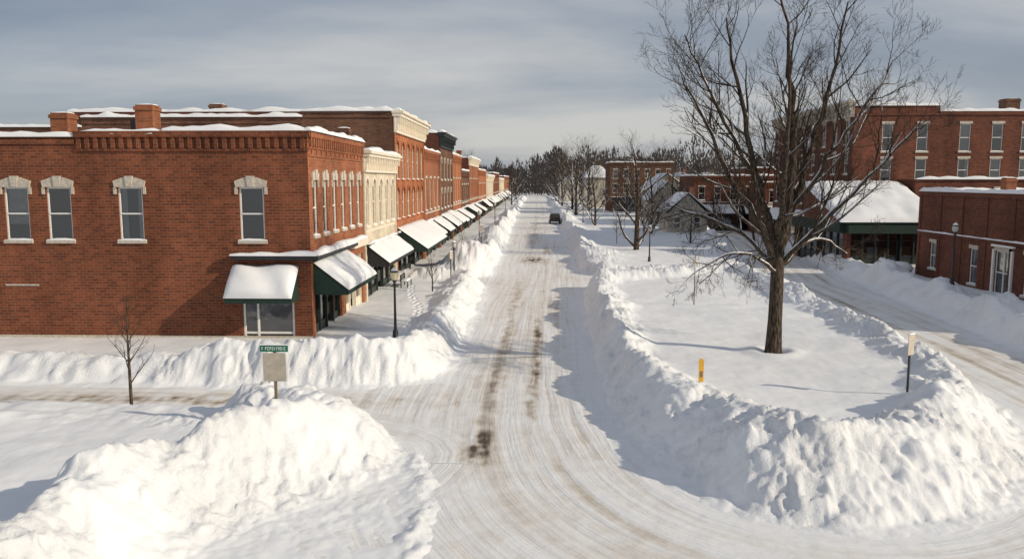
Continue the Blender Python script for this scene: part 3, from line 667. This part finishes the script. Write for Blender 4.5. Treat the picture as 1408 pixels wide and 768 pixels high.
# road sheet
mk=(HH<.16)&(np.abs(Xr)<120)&(Yr<420)
dI,arc=sdf(Xr,Yr,ISL);dI=-dI
edge=np.interp(Yr,[0,32,62,115,400],[2.8,2.8,3.6,4.6,6])
t=ss(36,46,Yr)
lat=dI*(1-t)+(edge-Xr)*t
lat=np.where(Xr>15,np.where(Yr>28,(Xr-np.interp(Yr,[28,50,66,93,120,400],[17.2,18.2,18.8,23,27,60])),dI),lat)
lon=np.where(Xr>15,Yr*1.0,arc*(1-t)+(62-Yr)*t)
d0,arc0=sdf(Xr,Yr,L0);d0=-d0
lat2=d0;lon2=arc0*.5
wm_=ss(3.2,1.2,d0)*ss(40,30,Yr)+ss(-5,-9,Xr)*ss(40,34,Yr);wm_=np.clip(wm_,0,1)
lw=lat+.22*gn(lon*.07,lat*.15,119)+.06*gn(lon*.35,lat*.4,120)
zr=.012+.018*gn(lw*1.6,lon*.06,121)*ss(90,50,Yr)+.012*fbm(Xr*1.8,Yr*1.8,3,122)
dirt=np.full(Xr.shape,.23)+.18*fbm(Xr*.25,Yr*.12,3,128)
def line(x0,w,a,y0=10,y1=400): 
    global dirt
    dirt=dirt+a*np.exp(-((lw-x0)/w)**2)*ss(y0,y0+4,Yr)*np.clip(.5+1.3*fbm(lon*.12,lat*.0+x0,3,int(abs(x0)*10)+130),0,2)
for x0,w,a in((1.7,.2,.12),(2.9,.28,.24),(3.5,.15,.10),(4.7,.32,.24),(5.3,.12,.1),(4.2,.5,.06)): line(x0,w,a)
def patch(x,y,sx_,sy_,a):
    global dirt
    n=fbm(Xr*2.2,Yr*.9,4,141);dirt=dirt+a*np.exp(-((Xr-x)/sx_)**2-((Yr-y)/sy_)**2)*np.clip(1+2.2*n,0,3)
patch(-1.95,24.9,.34,1.9,.62);patch(-1.5,25.6,.14,1.8,.32);patch(.1,36,.28,5.5,.30);patch(.25,44,.32,5,.32);patch(-.15,29.5,.2,3.4,.34);patch(-1.5,44,.35,8,.26);patch(1.2,52,.4,9,.2);patch(-1.4,60,.5,9,.2);patch(-1.7,33,.3,4,.2)
patch(-.2,86,1.1,3.2,.6);patch(1.6,96,.5,3,.5);patch(0,130,1.2,25,.2);patch(12,17.4,1.6,.25,.3);patch(-14,30.2,9,.8,.4)
xr=Xr-np.interp(Yr,[28,50,66,93,120,400],[17.2,18.2,18.8,23,27,60])+.25*gn(Yr*.08,Yr*0,171)
for c_,w_,a_ in((1.6,.35,.22),(3.1,.3,.28),(4.3,.28,.22),(5.6,.35,.2)): dirt=dirt+a_*np.exp(-((xr-c_)/w_)**2)*(Xr>16)*ss(26,34,Yr)*(.7+.8*fbm(Yr*.1,Xr*.3,2,172))
dirt-=.22*ss(1.3,.2,dI)*(dI>0)+.22*ss(1.0,.1,d0)*(d0>0)+.2*ss(-2.9,-3.8,Xr)*(Yr>33)*(Xr>-6)
ro,idx=gridmesh('road',Xr,Yr,zr,len(xs),len(ys),mk,M['road'])
attr(ro,'trk','FLOAT_VECTOR',np.stack([lw,lon,0*lat],1)[idx]);attr(ro,'trk2','FLOAT_VECTOR',np.stack([lat2,lon2,0*lat],1)[idx])
attr(ro,'dirt','FLOAT',dirt[idx]);attr(ro,'wmix','FLOAT',wm_[idx])

# ---------------------------------------------------------------- trees
def tubes(lines,mat,name,parent):
    V=[];F=[]
    for pts,rad in lines:
        r0=rad[0];k=10 if r0>.15 else 6 if r0>.05 else 3
        base=len(V);n=len(pts)
        for i in range(n):
            d=(pts[min(i+1,n-1)]-pts[max(i-1,0)]).normalized()
            a=d.cross(Vector((.31,.95,.1)));a.normalize();c=d.cross(a)
            for j in range(k):
                an=2*math.pi*j/k;V.append(tuple(pts[i]+(a*math.cos(an)+c*math.sin(an))*rad[i]))
        for i in range(n-1):
            for j in range(k):
                j2=(j+1)%k;F.append((base+i*k+j,base+i*k+j2,base+(i+1)*k+j2,base+(i+1)*k+j))
    me=bpy.data.meshes.new(name);me.from_pydata(V,[],F);me.materials.append(mat);me.polygons.foreach_set('use_smooth',[True]*len(F))
    o=bpy.data.objects.new(name,me);link(o,parent);return o
def branch(out,p,d,L,r,lvl,rg,up=.12,wob=.16,cnt=(6,5,4,3)):
    n=max(3,min(7,int(L/.5)));pts=[p.copy()];rad=[r];d=d.normalized()
    for i in range(n):
        d=(d+Vector((rg.gauss(0,wob),rg.gauss(0,wob),rg.gauss(0,wob*.7)+up))).normalized();p=p+d*(L/n);pts.append(p.copy());rad.append(r*(1-.72*(i+1)/n))
    out.append((pts,rad))
    if lvl>0: kids(out,pts,rad,L,lvl,rg,up,wob,cnt,.22)
def kids(out,pts,rad,L,lvl,rg,up,wob,cnt,t0,clen=None):
    c=cnt[min(lvl-1,len(cnt)-1)];c=max(1,int(c*(.8+.5*rg.random())));n=len(pts)-1
    for k in range(c):
        t=t0+(1-t0)*(k+rg.random())/c;t=min(t,.999);i=int(t*n);f=t*n-i
        q=pts[i].lerp(pts[i+1],f);rr=rad[i]*(1-f)+rad[i+1]*f;d=(pts[i+1]-pts[i]).normalized()
        a=d.orthogonal().normalized();b_=d.cross(a);an=rg.random()*2*math.pi;ang=R(rg.uniform(25,55))
        nd=d*math.cos(ang)+(a*math.cos(an)+b_*math.sin(an))*math.sin(ang)
        LL=(clen if clen else L*.62)*(1-.45*t)*(.7+.6*rg.random())
        branch(out,q,nd,LL,max(.0065,min(rr*.6,LL*.02)),lvl-1,rg,up,wob,cnt)
def emit_tree(name,lines,loc,shared=None):
    e=empty(name,loc)
    th=[l for l in lines if l[1][0]>.035];tn=[l for l in lines if l[1][0]<=.035]
    o1=tubes(th,M['bark'],'trunk_and_limbs',e);o2=tubes(tn,M['twig'],'twigs',e) if tn else None
    return e,o1,o2
def smoothpath(pts,n=4):
    out=[]
    P=[Vector(p[:3]) for p in pts];Rr=[p[3] for p in pts]
    for i in range(len(P)-1):
        p0=P[max(i-1,0)];p1=P[i];p2=P[i+1];p3=P[min(i+2,len(P)-1)]
        for j in range(n):
            t=j/n;q=.5*((2*p1)+(p2-p0)*t+(2*p0-5*p1+4*p2-p3)*t*t+(-p0+3*p1-3*p2+p3)*t**3);out.append((q,Rr[i]*(1-t)+Rr[i+1]*t))
    out.append((P[-1],Rr[-1]));return [o[0] for o in out],[o[1] for o in out]
rg=random.Random(21)
T=[]
trunk=[(0,0,-.4,.46),(0,0,.25,.36),(.02,0,1.5,.30),(.05,.05,3.0,.285),(.05,.05,4.5,.27)]
limbs=[
 [(.05,.05,4.3,.22),(-.45,.2,6.0,.18),(-1.2,.4,8.8,.12),(-1.9,.7,12.0,.075),(-2.4,.9,14.6,.03)],
 [(.05,.05,4.4,.24),(.45,-.1,7.2,.18),(.3,-.3,10.5,.12),(-.1,-.4,13.4,.065),(-.5,-.3,15.8,.03)],
 [(.05,.05,4.2,.20),(.8,.2,6.6,.165),(1.6,.5,9.6,.11),(2.4,.7,12.6,.065),(2.8,.8,15.2,.03)],
 [(0,.05,4.0,.18),(-.9,-.5,5.6,.14),(-2.3,-1.0,7.6,.1),(-3.6,-1.4,9.9,.06),(-4.6,-1.6,11.8,.025)],
 [(0,.05,3.8,.15),(-1.3,.6,5.2,.11),(-3.0,1.1,6.0,.075),(-4.4,1.4,6.3,.03)],
 [(.1,.05,3.9,.16),(1.2,-.6,5.3,.12),(2.6,-1.2,7.0,.09),(3.9,-1.6,8.6,.06),(4.9,-1.8,9.9,.025)],
 [(.1,.05,3.7,.13),(1.1,.6,4.6,.1),(2.3,1.1,5.0,.07),(3.5,1.5,4.3,.03)],
 [(.1,.05,5.0,.16),(.6,1.3,6.8,.12),(1.0,2.6,9.3,.085),(1.3,3.6,12.0,.04)],
 [(0,.05,4.8,.16),(-.3,-1.3,6.8,.12),(-.6,-2.6,9.2,.085),(-.8,-3.4,12.0,.04)],
 [(.55,.1,6.2,.12),(1.9,-.4,8.6,.09),(3.2,-.5,10.6,.06),(4.3,-.4,12.6,.03)],
 [(-.6,.2,6.6,.12),(-2.0,.1,9.4,.09),(-3.4,.2,12.0,.05),(-4.2,.3,13.8,.025)],
 [(0,.0,3.6,.09),(-1.2,-.9,4.4,.07),(-2.6,-1.3,4.5,.05),(-4.0,-1.6,3.6,.02)],
]
tp,tr_=smoothpath(trunk);T.append((tp,tr_))
for i,l in enumerate(limbs):
    p,r_=smoothpath(l,4)
    p=[q+Vector((rg.gauss(0,.07),rg.gauss(0,.07),0)) if k else q for k,q in enumerate(p)]
    T.append((p,r_));droop=i in(4,6,11)
    kids(T,p,r_,6,4,rg,(.02 if droop else .13),.15,(4,5,5,13),.18,3.5 if not droop else 2.6)
emit_tree('bare_deciduous_tree',T,(10.6,35.3,.9))
def generic_tree(seed,h,spread,lvl=4,cnt=(4,5,6,7),tr=.26):
    rg=random.Random(seed);T=[];tk,rk=smoothpath([(0,0,-.6,tr*1.5),(0,0,.4,tr*1.1),(.05,0,h*.28,tr*.85),(rg.gauss(0,.2),rg.gauss(0,.2),h*.6,tr*.5),(rg.gauss(0,.5),rg.gauss(0,.5),h*.86,tr*.12)])
    T.append((tk,rk))
    n=13
    for i in range(n):
        t=.26+.66*i/n;k=int(t*(len(tk)-1));az=i*2.4+rg.random();el=R(28+40*t)
        d=Vector((math.cos(az)*math.cos(el),math.sin(az)*math.cos(el),math.sin(el)))
        branch(T,tk[k],d,spread*(1.2-.55*t),max(.05,rk[k]*.5),lvl-1,rg,.10,.13,cnt)
    return T
gA=generic_tree(3,13.0,5.0);gB=generic_tree(8,15,7.2)
eA,a1_,a2_=emit_tree('bare_deciduous_tree',gA,(11.5,91,.5));eA.scale=(1.12,1.12,1.05)
eB,b1_,b2_=emit_tree('bare_deciduous_tree',gB,(9.3,182,.5));eB.scale=(1.3,1.3,1.12)
def inst(obs,loc,s,rz):
    e=empty('bare_deciduous_tree',loc);e.scale=(s,s,s);e.rotation_euler=(0,0,rz)
    for o in obs:
        if o: q=bpy.data.objects.new(o.name.split('.')[0],o.data);link(q,e)
for i,(x,y,s,k) in enumerate([(17,118,.85,0),(10.5,140,.8,1),(14,210,1.2,1),(20,176,.9,1),(28,158,.8,0),(8.5,250,1.2,1),(17,250,1.2,0),(33,215,1.1,1),(27,122,.62,0),(46,205,1.1,1),(60,180,1.1,1),(11,330,1.3,1),(-7.4,260,.8,0),(-7.6,330,1.,1),(24,310,1.3,1),(40,300,1.3,1),(-24,300,1.2,1),(-30,360,1.3,1),(19.5,101,.45,0),(24,140,.8,1),(10,215,1.1,1)]):
    inst((a1_,a2_) if k==0 else (b1_,b2_),(x,y,.5),s,i*1.7)
def sapling(name,loc,h,seed,tr=.05):
    rg=random.Random(seed);T=[];tk,rk=smoothpath([(0,0,-.3,tr),(0,0,h*.3,tr*.8),(rg.gauss(0,.05),0,h*.65,tr*.45),(rg.gauss(0,.1),0,h,.008)]);T.append((tk,rk))
    for i in range(15):
        t=.32+.6*i/15;k=int(t*(len(tk)-1));az=i*2.4;el=R(48);d=Vector((math.cos(az)*math.cos(el),math.sin(az)*math.cos(el),math.sin(el)))
        branch(T,tk[k],d,h*.36*(1.25-t),max(.009,rk[k]*.5),2,rg,.08,.12,(3,4))
    e=empty(name,loc);tubes(T,M['twig'],'trunk_and_branches',e)
sapling('young_tree',(-14.45,27.7,gz(-14.45,27.7)),4.1,4,.065);sapling('young_tree',(-7.25,56.5,.6),3.0,5,.06);sapling('young_tree',(-7,78,.6),3.2,6,.05);sapling('young_tree',(10.2,100,.6),4,9,.05);sapling('young_tree',(14,104,.6),4.5,10,.05)
def woods():
    rg=np.random.RandomState(5);V=[];F=[]
    for i in range(1100):
        y=rg.uniform(400,620);x=rg.uniform(-.75,.8)*y*1.0
        if abs(x-0)<9 and y<470: continue
        h=rg.uniform(15,24)*(1+.2*math.sin(x*.02)+.12*math.sin(x*.09));n=90;w=h*.3
        b0=len(V);V+=[(x-.3,y,0),(x+.3,y,0),(x,y,h*.9)];F.append((b0,b0+1,b0+2))
        for k in range(n):
            t=rg.uniform(.03,1);a=rg.uniform(0,2*math.pi);rr=w*math.sqrt(rg.uniform(0,1))*math.sin(math.pi*min(1,t*.85+.15))**.5
            px,py,pz=x+rr*math.cos(a),y+rr*math.sin(a),h*t;l=rg.uniform(1.2,3.2);dx=rr*math.cos(a)/w*l*.7;dy=rr*math.sin(a)/w*l*.7
            wd=rg.uniform(.15,.5);b0=len(V);V+=[(px-wd,py,pz-l*.4),(px+wd,py,pz-l*.4),(px+dx,py+dy,pz+l*.7)];F.append((b0,b0+1,b0+2))
    me=bpy.data.meshes.new('distant_woodland');me.from_pydata(V,[],F);me.materials.append(M['distant']);link(bpy.data.objects.new('distant_woodland',me))
woods()

# ---------------------------------------------------------------- street furniture
def lathe(mb,prof,c,n=16):
    G=[]
    for r,z in prof: G.append([Vector((c[0]+r*math.cos(2*math.pi*i/n),c[1]+r*math.sin(2*math.pi*i/n),c[2]+z)) for i in range(n+1)])
    mb.grid(G)
def lamp(x,y,h=3.6,gm='globe2',base=None):
    z=(gz(x,y) if base is None else base)-.15;e=empty('street_lamp',(x,y,z));p=MB(M['black'],True);s=h/3.6
    lathe(p,[(.0,0),(.2,0),(.2,.12),(.15,.2),(.13,.55),(.09,.65),(.075,.7),(.06,1.6),(.05,2.85*s),(.09,2.88*s),(.09,2.94*s),(.05,2.98*s),(.1,3.05*s),(.13,3.12*s),(.0,3.12*s)],(0,0,0));p.obj('post',e)
    g=MB(M[gm],True);t=3.1*s;lathe(g,[(.11,t),(.17,t+.1),(.205,t+.25),(.19,t+.38),(.12,t+.48)],(0,0,0));g.obj('globe',e)
    c=MB(M['black'],True);lathe(c,[(.2,t+.4),(.14,t+.5),(.07,t+.57),(.03,t+.6),(.02,t+.7),(0,t+.72)],(0,0,0));c.obj('finial_cap',e)
    sn=MB(M['snow'],True);lathe(sn,[(.17,t+.47),(.14,t+.54),(.06,t+.62),(0,t+.63)],(0,0,0));sn.obj('snow_cap',e)
lamp(-6.8,38.6,3.55,'globe');lamp(-6.9,100,4.2);lamp(-6.9,140,4.2);lamp(-6.9,190,4.2);lamp(11.0,77,3.5);lamp(28.1,54.5,4.2);lamp(9,150,4.2);lamp(8,200,4.2);lamp(30.5,83,4.);lamp(-6.9,68.5,3.4)
def mbbox(mb,x0,x1,y0,y1,z0,z1): fbox(mb,FR((x0,y0,0),(1,0,0)),0,x1-x0,z0,z1,-(y1-y0),0)
z=gz(-8.1,24.4);zo=max(0,1.6-z);e=empty('street_name_sign',(-8.1,24.4,z+zo*.8))
p=MB(M['wood']);mbbox(p,-.04,.04,-.04,.04,-1.2,1.72);p.obj('post',e)
p=MB(M['signgreen']);mbbox(p,-.44,.44,-.065,-.045,1.62,1.83);p.obj('name_blade',e)
p=MB(M['signwhite'])
r2=random.Random(3);q=-.38
while q<.34:
    w=r2.uniform(.03,.055)
    if r2.random()>.12:
        mbbox(p,q,q+.014,-.072,-.066,1.675,1.775)
        if r2.random()<.8: mbbox(p,q+.016,q+w,-.072,-.066,1.755,1.775)
        if r2.random()<.6: mbbox(p,q+.016,q+w,-.072,-.066,1.675,1.692)
        if r2.random()<.6: mbbox(p,q+.016,q+w*.8,-.072,-.066,1.718,1.735)
    q+=w+.02
p.obj('lettering',e)
p=MB(M['signback']);mbbox(p,-.36,.36,-.06,-.042,.68,1.58);p.obj('back_plate',e)
sn=MB(M['snow'],True);snow_strip(sn,(-.44,-.055,1.83),(.44,-.055,1.83),.07,.04,2);sn.obj('snow',e)
def small_sign(x,y,h,rz,w=.42,ph=.75):
    z=gz(x,y);e=empty('traffic_sign',(x,y,z));e.rotation_euler=(0,0,rz)
    p=MB(M['black']);mbbox(p,-.03,.03,-.03,.03,-.4,h);p.obj('post',e)
    p=MB(M['signback']);mbbox(p,-w/2,w/2,-.05,-.033,h-ph,h-.02);p.obj('plate',e)
    sn=MB(M['snow'],True);snow_strip(sn,(-w/2,-.04,h-.02),(w/2,-.04,h-.02),.08,.05,2);sn.obj('snow',e)
small_sign(13.1,27.9,2.1,R(35),.36)
small_sign(-5.6,84,2.4,0,.5,.6);small_sign(-6.4,61,2.0,R(70),.5,.6)
z=gz(6.1,28.9);e=empty('yellow_marker_post',(6.1,28.9,z));hw=.085
p=MB(M['yellow']);mbbox(p,-hw,hw,-.03,.03,-.3,.78)
prism(p,FR((0,-.03,0),(1,0,0)),[(-hw,.782),(hw,.782),(.05,.88),(-.05,.88)],-.06,0);p.obj('panel',e)
p=MB(M['wood']);mbbox(p,-.05,.05,-.036,-.031,.2,.42);p.obj('label',e)
z=gz(9.7,48.6);e=empty('snow_stake',(9.7,48.6,z));p=MB(M['wood'],True);lathe(p,[(0,-.3),(.035,-.3),(.03,1.5),(.02,3.1),(0,3.12)],(0,0,0),8);p.obj('pole',e)
p=MB(M['yellow'],True);lathe(p,[(.034,2.4),(.034,2.7)],(0,0,0),8);p.obj('band',e)
e=empty('snow_capped_planter',(30.6,68,.35));p=MB(M['black'],True);lathe(p,[(0,0),(.75,0),(.8,.1),(.95,.6),(1.05,.72),(1.0,.8),(.6,.8)],(0,0,0),20);p.obj('bowl',e)
sn=MB(M['snow'],True);lathe(sn,[(1.08,.76),(1.1,.9),(.95,1.15),(.6,1.35),(0,1.42)],(0,0,0),20);sn.obj('snow',e)
e=empty('park_bench',(-9.6,59.5,.62));p=MB(M['black']);
for k in range(4): mbbox(p,-.25+k*.13,-.15+k*.13,-.9,.9,.43,.47)
for k in range(3): mbbox(p,-.33,-.3,-.9,.9,.55+k*.14,.65+k*.14)
for yy in(-.85,.8): mbbox(p,-.3,-.22,yy,yy+.05,-.1,.95);mbbox(p,.2,.27,yy,yy+.05,-.1,.428)
p.obj('slats_and_legs',e);sn=MB(M['snow'],True);snow_strip(sn,(0,-.9,.47),(0,.9,.47),.5,.16,3);sn.obj('snow',e)
def suv(x,y,rz):
    e=empty('suv',(x,y,.02));e.rotation_euler=(0,0,rz)
    prof=[(-2.35,.45),(-2.4,.95),(-2.3,1.1),(-2.1,1.72),(-1.8,1.8),(.35,1.8),(.6,1.74),(1.25,1.15),(2.2,1.02),(2.38,.85),(2.4,.45)]
    body=MB(M['carpaint'],False);hw=.93
    def wz(z): return hw if z<1.12 else hw-.17*(z-1.12)/.65
    n=len(prof)
    body.poly([(-wz(z),yy,z) for yy,z in prof]);body.poly([(wz(z),yy,z) for yy,z in reversed(prof)])
    for i in range(n):
        a=prof[i];c=prof[(i+1)%n];body.poly([(-wz(a[1]),a[0],a[1]),(wz(a[1]),a[0],a[1]),(wz(c[1]),c[0],c[1]),(-wz(c[1]),c[0],c[1])])
    body.obj('body',e)
    g=MB(M['interior']);o=.012
    for s in(-1,1):
        for y0,y1 in((-1.9,-1.0),(-.9,-.05),(.02,.75)):
            g.poly([(s*(wz(1.2)+o),y0,1.2),(s*(wz(1.2)+o),y1+(.25 if y1>.5 else 0),1.2),(s*(wz(1.65)+o),y1-.1,1.65),(s*(wz(1.65)+o),y0+.05,1.65)])
    g.poly([(-.75,-2.3,1.16),(.75,-2.3,1.16),(.68,-2.13,1.66),(-.68,-2.13,1.66)]);g.poly([(-.76,1.22,1.19),(.76,1.22,1.19),(.7,.66,1.68),(-.7,.66,1.68)]);g.obj('windows',e)
    for sx_ in(-1,1):
        for yy in(-1.45,1.5):
            w=MB(M['tyre'],True);G=[]
            for r,xx in((0,.0),(.2,0),(.37,.0),(.37,.22),(.0,.22)):
                G.append([Vector((sx_*(.74+xx),yy+r*math.cos(2*math.pi*i/16),.36+r*math.sin(2*math.pi*i/16))) for i in range(17)])
            w.grid(G);w.obj('wheel',e)
        l=MB(M['redlens']);mbbox(l,sx_*.8-.07,sx_*.8+.07,-2.43,-2.34,1.0,1.2);l.obj('tail_light',e)
        l=MB(M['signwhite']);mbbox(l,sx_*.72-.16,sx_*.72+.16,2.33,2.42,.75,.92);l.obj('headlight',e)
    return e
suv(4.0,160,0).scale=(1.12,1.12,1.12)
suv(24.5,125,R(-14))

# ---------------------------------------------------------------- light, sky
SUN_EL=25;sd=Vector((.94,-.32,0)).normalized()
az=math.atan2(sd.x,sd.y)
S=Vector((sd.x*math.cos(R(SUN_EL)),sd.y*math.cos(R(SUN_EL)),math.sin(R(SUN_EL))))
li=bpy.data.lights.new('sun','SUN');li.energy=3.7;li.angle=R(.8);li.color=(1,.87,.67);so_=bpy.data.objects.new('sun',li);so_.rotation_euler=S.to_track_quat('Z','Y').to_euler();link(so_)
w=bpy.data.worlds.new('World');scene.world=w;w.use_nodes=True;nt=w.node_tree;nt.nodes.clear()
out=N(nt,'ShaderNodeOutputWorld');sky=N(nt,'ShaderNodeTexSky');sky.sky_type='NISHITA';sky.sun_disc=False;sky.sun_elevation=R(SUN_EL);sky.sun_rotation=az
b1=N(nt,'ShaderNodeBackground');b1.inputs[1].default_value=.07;nt.links.new(sky.outputs[0],b1.inputs[0])
tc=N(nt,'ShaderNodeTexCoord');sp=N(nt,'ShaderNodeSeparateXYZ');nt.links.new(tc.outputs['Generated'],sp.inputs[0])
def mt(op,a,b_=None):
    n=N(nt,'ShaderNodeMath',operation=op)
    for i,q in enumerate((a,b_)):
        if q is None: continue
        if isinstance(q,(int,float)): n.inputs[i].default_value=q
        else: nt.links.new(q,n.inputs[i])
    return n.outputs[0]
zc=mt('ADD',mt('MAXIMUM',sp.outputs['Z'],0.0),.16)
cb=N(nt,'ShaderNodeCombineXYZ');nt.links.new(mt('DIVIDE',sp.outputs['X'],zc),cb.inputs[0]);nt.links.new(mt('DIVIDE',sp.outputs['Y'],zc),cb.inputs[1])
mp=N(nt,'ShaderNodeMapping');mp.inputs['Scale'].default_value=(.42,.70,1);mp.inputs['Rotation'].default_value=(0,0,R(14));mp.inputs['Location'].default_value=(2.3,.4,0);nt.links.new(cb.outputs[0],mp.inputs[0])
no=N(nt,'ShaderNodeTexNoise');no.inputs['Scale'].default_value=.9;no.inputs['Detail'].default_value=8;no.inputs['Roughness'].default_value=.5;no.inputs['Distortion'].default_value=.25;nt.links.new(mp.outputs[0],no.inputs['Vector'])
cr=N(nt,'ShaderNodeValToRGB');e=cr.color_ramp.elements;e[0].position=.32;e[0].color=(.235,.285,.37,1);e[1].position=.64;e[1].color=(.70,.69,.68,1)
x=e.new(.48);x.color=(.38,.42,.49,1)
nt.links.new(no.outputs['Fac'],cr.inputs[0])
hz=mt('POWER',mt('SUBTRACT',1.0,mt('MINIMUM',mt('MAXIMUM',sp.outputs['Z'],0.0),1.0)),16)
hm=N(nt,'ShaderNodeMix');hm.data_type='RGBA';nt.links.new(mt('MULTIPLY',hz,.5),hm.inputs[0]);nt.links.new(cr.outputs[0],hm.inputs[6]);hm.inputs[7].default_value=(.60,.59,.58,1)
b2=N(nt,'ShaderNodeBackground');b2.inputs[1].default_value=.95;nt.links.new(hm.outputs[2],b2.inputs[0])
mx=N(nt,'ShaderNodeMixShader');mx.inputs[0].default_value=.80;nt.links.new(b1.outputs[0],mx.inputs[1]);nt.links.new(b2.outputs[0],mx.inputs[2]);nt.links.new(mx.outputs[0],out.inputs[0])

cam=bpy.data.cameras.new('camera');co=bpy.data.objects.new('camera',cam);link(co);co.location=(0,0,8.5);co.rotation_euler=(R(90-7.02),0,R(1.61));cam.lens=28.25;cam.sensor_width=36;cam.clip_end=4000;cam.clip_start=.1
scene.camera=co
scene.view_settings.view_transform='Standard';scene.view_settings.look='None';scene.view_settings.exposure=0
